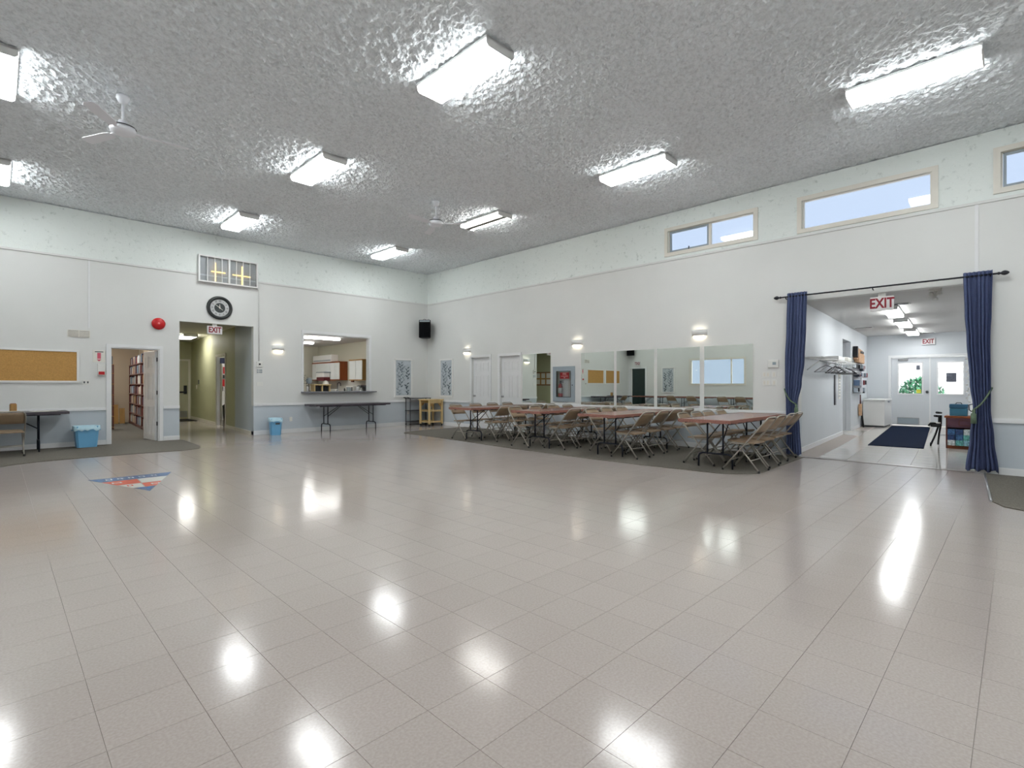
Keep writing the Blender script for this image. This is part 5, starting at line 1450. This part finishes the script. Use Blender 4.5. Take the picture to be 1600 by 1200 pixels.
for k in range(6):
    x, z = -0.28 + 0.28 * (k % 3), 0.05 + 0.27 * (k // 3)
    bm = BM(); box(bm, x - 0.10, x + 0.10, -0.011, -0.008, z, z + 0.21); obj('paper', bm, M_PAPER, t)
for y, z, lab, m in ((20.8, 1.30, 'small dark switch box on the olive hallway wall', M_DGREY), (21.2, 1.12, 'small cream switch plate on the olive hallway wall', M_CREAM)):
    bm = BM(); box(bm, -0.06, 0.06, -0.02, 0, 0, 0.15, 0.004)
    tag(obj('switch_plate', bm, m, loc=(x_at(y), y, z), rotz=-math.pi / 2 - math.atan(HK)), lab, 'switch')
bm = BM(); box(bm, -0.05, 0.05, -0.07, 0.07, -0.14, 0, 0.01)
tag(obj('alarm_sounder', bm, M_BLACK, loc=(3.32, 16.4, 2.9)), 'small black device on the hallway ceiling', 'sounder')
# seen through the side doorway
t = thing('tall_cupboard', 'tall white cupboard with posted notices past the hallway side doorway', 'cupboard', (6.15, 20.4, 0), 0)
bm = BM(); box(bm, -0.42, 0.42, 0.0, 0.5, 0, 2.05, 0.006); obj('body', bm, M_WHITE, t)
for nm, x0, x1, z0, z1, m in (('poster', -0.38, -0.12, 1.68, 1.92, M_RED), ('towel', -0.40, -0.32, 1.22, 1.48, M_RED), ('handle', -0.40, -0.38, 1.05, 1.2, M_BLACK), ('clip', -0.39, -0.31, 1.5, 1.63, M_BLACK)):
    bm = BM(); box(bm, x0, x1, -0.015, 0.0, z0, z1); obj(nm, bm, m, t)
vbx = BM(); box(vbx, -0.3, 0.3, -0.2, 0.2, 0, 0.2, 0.01); tag(obj('storage_box', vbx, mat('navy_box', rgb(22, 30, 66), 0.5), loc=(6.0, 20.65, 2.05)), 'navy storage box on top of the tall white cupboard', 'box')
t = thing('kitchen_bin', 'dark upright bin in front of the tall white cupboard', 'bin', (5.83, 20.1, 0), 0)
bm = BM(); lathe(bm, [(0, 0), (0.13, 0), (0.16, 0.5), (0, 0.5)], 18); obj('body', bm, M_BLACK, t)
bm = BM(); lathe(bm, [(0, 0.6), (0.1, 0.585), (0.168, 0.53), (0.168, 0.5), (0, 0.5)], 18); obj('lid', bm, M_DGREY, t)

# ================================================================== KITCHEN CONTENTS
for x, y, ln, lab in ((7.4, 17.41, 2.7, 'longer kitchen ceiling tube light near the hatch'), (7.6, 19.7, 2.4, 'kitchen ceiling tube light near the cupboards')):
    t = thing('kitchen_light', lab, 'ceiling light', (x, y, 2.96), 0, 'kitchen tube lights')
    bm = BM(); box(bm, -ln / 2, ln / 2, -0.08, 0.08, -0.03, 0); obj('housing', bm, M_TRAY, t)
    bm = BM(); box(bm, -ln / 2 + .02, ln / 2 - .02, -0.075, 0.075, -0.085, -0.03, 0.02); obj('lens', bm, emit('kitchen_lens', (1, 0.99, 0.96, 1), LAMP * 1.0), t)
M_CABW = mat('cabinet_white', rgb(222, 226, 226), 0.4, var=0.01)
def cupboard(y0, y1, z0, z1, nd, side_m, label):
    x0, x1 = 9.69, KX
    t = thing('wall_cupboard', label, 'cupboard', (x0, (y0 + y1) / 2, z0), RZ['R'], 'kitchen wall cupboards')
    w = y1 - y0; h = z1 - z0; d = x1 - x0
    bm = BM(); box(bm, -w / 2, w / 2, 0.0, d, 0, h); obj('carcass', bm, side_m, t)
    for k in range(nd):
        a = -w / 2 + w * k / nd; b = a + w / nd
        bm = BM(); box(bm, a + 0.008, b - 0.008, -0.02, 0.0, 0.04, h - 0.05, 0.003); obj('door', bm, M_CABW, t)
    bm = BM(); box(bm, -w / 2, w / 2, -0.03, 0.0, h - 0.045, h); obj('top_rail', bm, side_m, t)
    bm = BM(); box(bm, -w / 2, w / 2, -0.03, 0.0, 0, 0.035); obj('finger_rail', bm, side_m, t)
cupboard(19.3, 21.8, 1.46, 2.22, 6, M_WOODR, 'long white-door kitchen cupboard with brown end panel')
cupboard(17.5, 18.5, 1.44, 2.25, 2, M_OAK, 'short white-door kitchen cupboard with oak end panel')
t = thing('wall_unit_box', 'white boxed unit standing on the long kitchen cupboard', 'box', (9.70, 20.93, 2.22), RZ['R'])
bm = BM(); box(bm, -0.86, 0.86, 0.0, 0.30, 0, 0.30, 0.01); obj('body', bm, M_WHITE, t)
bm = BM(); box(bm, -0.8, 0.8, -0.004, 0.0, 0.05, 0.10); obj('outlet_slot', bm, M_GREY, t)
t = thing('range_hood', 'small white range hood with maroon band below the long cupboard', 'range hood', (9.66, 20.38, 1.44), RZ['R'])
bm = BM(); box(bm, -0.36, 0.36, -0.30, -0.003, 0.33, 0.37); obj('canopy', bm, M_GREY, t)
bm = BM(); box(bm, -0.33, 0.33, -0.28, -0.022, 0.15, 0.33, 0.01); obj('body', bm, M_WHITE, t)
bm = BM(); box(bm, -0.33, 0.33, -0.285, -0.022, 0.0, 0.148); obj('maroon_band', bm, mat('maroon', rgb(92, 26, 34), 0.5), t)
bm = BM(); box(bm, KX - 0.06, KX, 18.72, 18.9, 1.38, 2.02); tag(obj('dark_wall_board', bm, M_WOODD), 'narrow dark board between the kitchen cupboards', 'board')
t = thing('kitchen_counter', 'pale kitchen counter under the wall cupboards', 'counter', (9.7, 18.6, 0), RZ['R'])
bm = BM(); box(bm, -3.3, 3.3, -0.25, 0.32, 0, 0.88); obj('base_units', bm, M_CABW, t)
bm = BM(); box(bm, -3.32, 3.32, -0.29, 0.32, 0.88, 0.92, 0.005); obj('worktop', bm, M_STONE, t)
bm = BM(); box(bm, -3.3, 3.3, 0.305, 0.32, 0.92, 1.44); obj('splashback', bm, mat('splash_tiles', rgb(206, 204, 198), 0.3, var=0.05, vscale=20), t)
# on the hatch counter
HZ = 1.09
def hx(px): return px
t = thing('potted_plant', 'leafy dark potted plant at the end of the kitchen hatch', 'plant', (5.99, 14.25, HZ), 0)
bm = BM(); lathe(bm, [(0, 0), (0.07, 0), (0.09, 0.13), (0.08, 0.13), (0, 0.12)], 14); obj('pot', bm, M_DGREY, t)
bm = BM(); rp = random.Random(11)
for k in range(46):
    a = rp.uniform(0, 6.283); r_ = rp.uniform(0.02, 0.15); z = rp.uniform(0.14, 0.44)
    M = Matrix.Translation((r_ * math.cos(a), r_ * math.sin(a), z)) @ Matrix.Rotation(a, 4, 'Z') @ Matrix.Rotation(rp.uniform(-1.0, 0.6), 4, 'Y')
    vs = [bm.verts.new(M @ Vector(p)) for p in ((0, 0, 0), (0.035, 0.022, 0.006), (0.085, 0, -0.004), (0.035, -0.022, 0.006))]
    bm.faces.new(vs)
o = obj('foliage', bm, mat('dark_leaf', rgb(44, 56, 44), 0.5, var=0.3, vscale=20), t); o['kind'] = 'stuff'
t = thing('round_clock', 'small round grey dial standing on the kitchen hatch', 'clock', (6.30, 14.42, HZ), 0)
bm = BM(); lathe(bm, [(0, 0), (0.085, 0), (0.09, 0.015), (0.08, 0.03), (0, 0.028)], 24, Matrix.Translation((0, 0.0, 0.30)) @ Matrix.Rotation(math.pi / 2, 4, 'X')); obj('dial', bm, M_GREY, t)
bm = BM(); tube(bm, [(0, 0.0, 0.0), (0, 0.0, 0.24)], 0.012, 8); box(bm, -0.06, 0.06, -0.04, 0.04, 0, 0.015); obj('stand', bm, M_BLACK, t)
t = thing('countertop_crate', 'open pine crate with dark compartments on the kitchen hatch', 'crate', (6.51, 14.12, HZ), 0)
for x in (-0.22, 0.0, 0.22):
    bm = BM(); box(bm, x - 0.012, x + 0.012, -0.12, 0.12, 0, 0.17); obj('upright', bm, M_WOODL, t)
bm = BM(); box(bm, -0.25, 0.25, -0.14, 0.14, 0.17, 0.20, 0.003); obj('top', bm, M_WOODL, t)
bm = BM(); box(bm, -0.208, 0.208, 0.10, 0.12, 0, 0.17); obj('back', bm, M_WOODD, t)
for x in (-0.11, 0.11):
    bm = BM(); box(bm, x - 0.09, x + 0.09, -0.06, 0.08, 0.0, 0.14, 0.008); obj('compartment_block', bm, M_BLACK, t)
t = thing('mixing_bowl', 'small cream bowl upturned on the pine crate', 'bowl', (6.66, 14.12, HZ + 0.20), 0)
bm = BM(); lathe(bm, [(0.085, 0.0), (0.08, 0.04), (0.055, 0.08), (0.03, 0.095), (0, 0.095)], 18); obj('shell', bm, M_CREAM, t)
bm = BM(); lathe(bm, [(0.03, 0.095), (0.032, 0.108), (0, 0.108)], 14); obj('foot_ring', bm, M_CREAM, t)
t = thing('faucet', 'tall dark gooseneck faucet behind the kitchen hatch', 'faucet', (7.12, 14.33, HZ), 0)
bm = BM(); lathe(bm, [(0, 0), (0.03, 0), (0.03, 0.03), (0.016, 0.05), (0, 0.05)], 14); obj('base', bm, M_STEEL, t)
bm = BM(); tube(bm, [(0, 0, 0.04), (0, 0, 0.20)] + [(0.05 - 0.05 * math.cos(a * math.pi / 6), 0, 0.20 + 0.05 * math.sin(a * math.pi / 6)) for a in range(1, 7)] + [(0.10, 0, 0.15)], 0.012, 8); obj('spout', bm, M_DGREY, t)
bm = BM(); tube(bm, [(0.0, -0.02, 0.05), (-0.05, -0.06, 0.08)], 0.007, 6); obj('lever', bm, M_STEEL, t)
for k, (x, y, r_, hh, m, lab) in enumerate(((6.12, 14.1, 0.03, 0.17, M_WHITE, 'slim white bottle beside the plant on the kitchen hatch'), (7.28, 14.2, 0.022, 0.09, M_DGREY, 'small dark shaker next to the faucet'), (7.38, 14.25, 0.02, 0.07, M_STEEL, 'small steel shaker on the kitchen hatch'), (7.46, 14.2, 0.022, 0.08, M_GREY, 'small grey shaker on the kitchen hatch'), (7.76, 14.3, 0.05, 0.16, M_WHITE, 'white canister by the hatch lining'))):
    t = thing('bottle', lab, 'bottle', (x, y, HZ), 0, 'bottles and shakers on the kitchen hatch')
    bm = BM(); lathe(bm, [(0, 0), (r_, 0), (r_, hh * 0.7), (r_ * 0.5, hh * 0.85), (0, hh * .85)], 12); obj('body', bm, m, t)
    bm = BM(); lathe(bm, [(0, hh), (r_ * .5, hh), (r_ * .55, hh * .85), (0, hh * .85)], 12); obj('cap', bm, M_DGREY, t)
t = thing('microwave', 'white microwave oven on the counter under the short cupboard', 'microwave', (9.62, 18.0, 0.92), RZ['R'])
bm = BM(); box(bm, -0.26, 0.26, -0.2, 0.2, 0.01, 0.31, 0.01); obj('case', bm, M_WHITE, t)
bm = BM(); box(bm, -0.22, 0.12, -0.208, -0.2, 0.05, 0.27); obj('door_window', bm, M_GREY, t)
bm = BM(); box(bm, 0.15, 0.24, -0.206, -0.2, 0.05, 0.27); obj('keypad', bm, M_DGREY, t)
t = thing('coffee_maker', 'dark coffee maker on the counter at the short cupboard end', 'coffee maker', (9.62, 17.35, 0.92), RZ['R'])
bm = BM(); box(bm, -0.1, 0.1, 0.02, 0.12, 0, 0.34, 0.01); box(bm, -0.1, 0.1, -0.14, 0.02, 0.25, 0.34, 0.01); box(bm, -0.1, 0.1, -0.14, 0.02, 0, 0.03); obj('body', bm, M_DGREY, t)
bm = BM(); lathe(bm, [(0, 0.035), (0.06, 0.035), (0.07, 0.10), (0.045, 0.18), (0, 0.18)], 16, Matrix.Translation((0, -0.06, 0))); obj('jug', bm, M_STEEL, t)
t = thing('stove', 'white stove below the range hood', 'stove', (9.66, 20.38, 0.921), RZ['R'])
bm = BM(); box(bm, -0.36, 0.36, -0.2, 0.25, 0, 0.02); obj('hob', bm, M_WHITE, t)
bm = BM(); box(bm, -0.36, 0.36, 0.20, 0.25, 0.02, 0.18, 0.01); obj('control_panel', bm, M_WHITE, t)
for k in range(4):
    bm = BM(); lathe(bm, [(0, 0), (0.02, 0), (0.018, 0.02), (0, 0.02)], 10, Matrix.Translation((-0.24 + 0.16 * k, 0.20, 0.10)) @ Matrix.Rotation(math.pi / 2, 4, 'X')); obj('knob', bm, M_DGREY, t)

# ================================================================== LIBRARY CONTENTS
for y, lab in ((16.2, 'closer to the library door'), (19.2, 'deep inside the library')):  # unseen fixtures, both added to brighten the library
    t = thing('library_fill_light', 'unseen ceiling light added to brighten the library, ' + lab, 'ceiling light', (1.9, y, 2.75), 0, 'added library fill lights')
    bm = BM(); box(bm, -0.2, 0.2, -0.62, 0.62, -0.03, 0); obj('housing', bm, M_TRAY, t)
    bm = BM(); box(bm, -0.19, 0.19, -0.61, 0.61, -0.09, -0.03, 0.015); obj('lens', bm, M_LENS, t)
BCOL = [((206, 202, 192), 'white'), ((120, 34, 36), 'red'), ((52, 66, 96), 'blue'), ((40, 38, 40), 'black'), ((176, 150, 108), 'tan'), ((96, 104, 112), 'grey'), ((150, 178, 200), 'pale blue'), ((118, 76, 48), 'brown')]
BM_ = [mat('book_' + n.replace(' ', '_'), rgb(*c), 0.6, var=0.15, vscale=30) for c, n in BCOL]
_b = BM(); box(_b, 0, 1, 0, 1, 0, 1)
book_me = []
for m in BM_:
    me = bpy.data.meshes.new('book'); b3 = BM(); box(b3, -0.5, 0.5, -0.5, 0.5, 0, 1); b3.to_mesh(me); b3.free(); me.materials.append(m); book_me.append(me)
_b.free()
SH = [0.08, 0.385, 0.69, 0.995, 1.30, 1.605, 1.91]
BA = math.atan(0.062)
def bookcase(y0, y1, xf, label, name_pos, ztop=2.16, facing=1):
    """case front at xf(y), turned to look toward -x"""
    yc = (y0 + y1) / 2
    t = thing('bookcase', label, 'bookcase', (xf(yc), yc, 0.006), RZ['R'] - BA, 'library bookcases')
    w = y1 - y0
    for s in (-1, 1):
        bm = BM(); box(bm, s * (w / 2 - .012) - 0.012, s * (w / 2 - .012) + 0.012, 0, 0.19, 0, ztop - 0.25); obj('side_panel', bm, M_WOODD, t)
    bm = BM(); box(bm, -w / 2 + .024, w / 2 - .024, 0.178, 0.19, 0.0, ztop - 0.25); obj('back_panel', bm, M_WOODD, t)
    for k, z in enumerate(SH):
        bm = BM(); box(bm, -w / 2 + .0, w / 2 - .0, -0.005, 0.178, z - 0.03, z); obj('shelf', bm, M_WOODD, t)
    bm = BM(); box(bm, -w / 2, w / 2, 0.01, 0.17, 0, 0.05); obj('plinth', bm, M_WOODD, t)
    return t
xf = lambda y: 2.845 + 0.062 * (y - 16.7)
ORD7 = ['bottom', 'second', 'third', 'fourth', 'fifth', 'sixth', 'top']
rb = random.Random(21)
for ci, (y0, y1, nm) in enumerate(((16.0, 17.75, 'by the open door'), (17.77, 19.1, 'in the middle'), (19.12, 21.0, 'at the far end'))):
    bookcase(y0, y1, xf, 'tall dark red bookcase full of books, %s of the library row' % nm, nm)
    for k, z in enumerate(SH):
        y = y0 + 0.03
        while True:
            th = rb.uniform(0.075, 0.135)
            if y + th > y1 - 0.03: break
            c = rb.choices(range(8), weights=(6, 2, 2, 1.5, 2, 2, 2, 1))[0]
            hh = rb.uniform(0.19, 0.255)
            if ci == 0 and y < 16.55:
                y += th + 0.004; continue
            o = link('book', book_me[c]); d = 0.13
            yc = y + th / 2
            o.location = (xf(yc) + 0.085, yc, z + 0.0065); o.scale = (d, th, hh); o.rotation_euler = (0, 0, -BA)
            tag(o, '%s book on the %s shelf of the bookcase %s' % (BCOL[c][1], ORD7[k], nm), 'book', 'library books on the tall shelves')
            y += th + rb.choice((0.003, 0.003, 0.004, 0.03))
t = thing('bookcase', 'narrow dark bookcase seen edge-on just inside the library door', 'bookcase', (2.36, 18.4, 0.006), 0, 'library bookcases')
for x in (-0.012, -0.55):
    bm = BM(); box(bm, x - 0.012, x + 0.012, -0.12, 0.12, 0, 1.85); obj('side_panel', bm, M_WOODD, t)
for z in (0.05, 0.36, 0.66, 0.97, 1.28, 1.58, 1.83):
    bm = BM(); box(bm, -0.538, -0.024, -0.12, 0.12, z, z + 0.022); obj('shelf', bm, M_WOODD, t)
    bm = BM(); box(bm, -0.10, 0.004, -0.132, -0.12, z + 0.004, z + 0.018); obj('shelf_lip', bm, M_OAK, t)
for k in range(5):
    bm = BM(); hh = 0.2 + 0.03 * (k % 3); box(bm, 0.0, 0.05, -0.1, 0.1, 0, hh)
    tag(obj('book', bm, BM_[(0, 2, 6, 3, 5)[k]], loc=(2.36 - 0.30 + 0.056 * k, 18.4, 0.006 + 1.853)), '%s book on top of the narrow edge-on bookcase' % BCOL[(0, 2, 6, 3, 5)[k]][1], 'book', 'books on the narrow bookcase')
for x, hh, m, lab in ((2.57, 1.15, M_WOODR, 'tall brown board leaning in the library corner'), (2.74, 0.62, M_OAK, 'short oak board leaning in the library corner'), (2.91, 0.5, M_OAK, 'narrow oak board leaning beside the last bookcase')):
    bm = BM(); box(bm, -0.07, 0.07, -0.012, 0.012, 0, hh)
    o = obj('leaning_board', bm, m, loc=(x, 20.85, 0.010)); o.rotation_euler = (math.radians(-7), 0, 0)
    tag(o, lab, 'board', 'leaning boards')

# ================================================================== OUTSIDE
t = thing('house', 'white sided house across the street beyond the entrance doors', 'house', (33, 1.5, -0.3), RZ['R'])
M_SIDE = mat('white_siding', rgb(222, 222, 222), 0.7, var=0.03)
bm = BM(); box(bm, -9, 9, 0, 8, 0, 3.6); obj('body', bm, M_SIDE, t)
for k in range(12):
    bm = BM(); box(bm, -9, 9, -0.03, 0.0, 0.3 * k + 0.01, 0.3 * k + 0.28); obj('siding_board', bm, M_SIDE, t)
bm = BM(); box(bm, -9.4, 9.4, -0.5, 8.4, 3.6, 3.8); obj('roof', bm, M_DGREY, t)
for x in (-5.5, 6.5):
    bm = BM(); ring_frame(bm, x - 0.7, x + 0.7, 1.1, 2.4, 0.08, -0.06, -0.02); f = obj('window_frame', bm, M_WHITE, t)
    bm = BM(); box(bm, x - 0.62, x + 0.62, -0.04, -0.031, 1.18, 2.32); obj('window_pane', bm, mat('dark_pane', rgb(90, 104, 120), 0.2), f)
def shrub(x, y, r_, h_, label, c):
    t = thing('shrub', label, 'shrub', (x, y, -0.3), 0, 'shrubs outside the entrance')
    bm = BM(); tube(bm, [(0, 0, 0), (0, 0, h_ * 0.5)], 0.06, 6); obj('trunk', bm, M_WOODD, t)
    bm = BM(); rp = random.Random(int(x * 10))
    for k in range(1500):
        u, v = rp.uniform(-1, 1), rp.uniform(0, 6.283); s = math.sqrt(1 - u * u); q = rp.uniform(0.75, 1.0)
        p = Vector((r_ * q * s * math.cos(v), r_ * q * s * math.sin(v), h_ * 0.55 + h_ * 0.45 * q * u))
        M = Matrix.Translation(p) @ Matrix.Rotation(v, 4, 'Z') @ Matrix.Rotation(rp.uniform(0, 3), 4, 'Y')
        a = 0.09
        bm.faces.new([bm.verts.new(M @ Vector(c_)) for c_ in ((-a, 0, 0), (0, a * .5, 0), (a, 0, 0), (0, -a * .5, 0))])
    o = obj('foliage', bm, mat('shrub_leaf_%d' % c, rgb(60, 120, 84) if c == 0 else rgb(150, 170, 70), 0.7, var=0.35, vscale=6), t); o['kind'] = 'stuff'
shrub(27.0, 2.9, 0.9, 1.9, 'green leafy shrub outside the kick-grille door', 0)
shrub(27.5, 5.2, 0.8, 1.6, 'round green shrub beside the taller shrub outside', 0)
shrub(29.5, 1.9, 0.5, 1.1, 'low yellow-green shrub outside the notice door', 1)
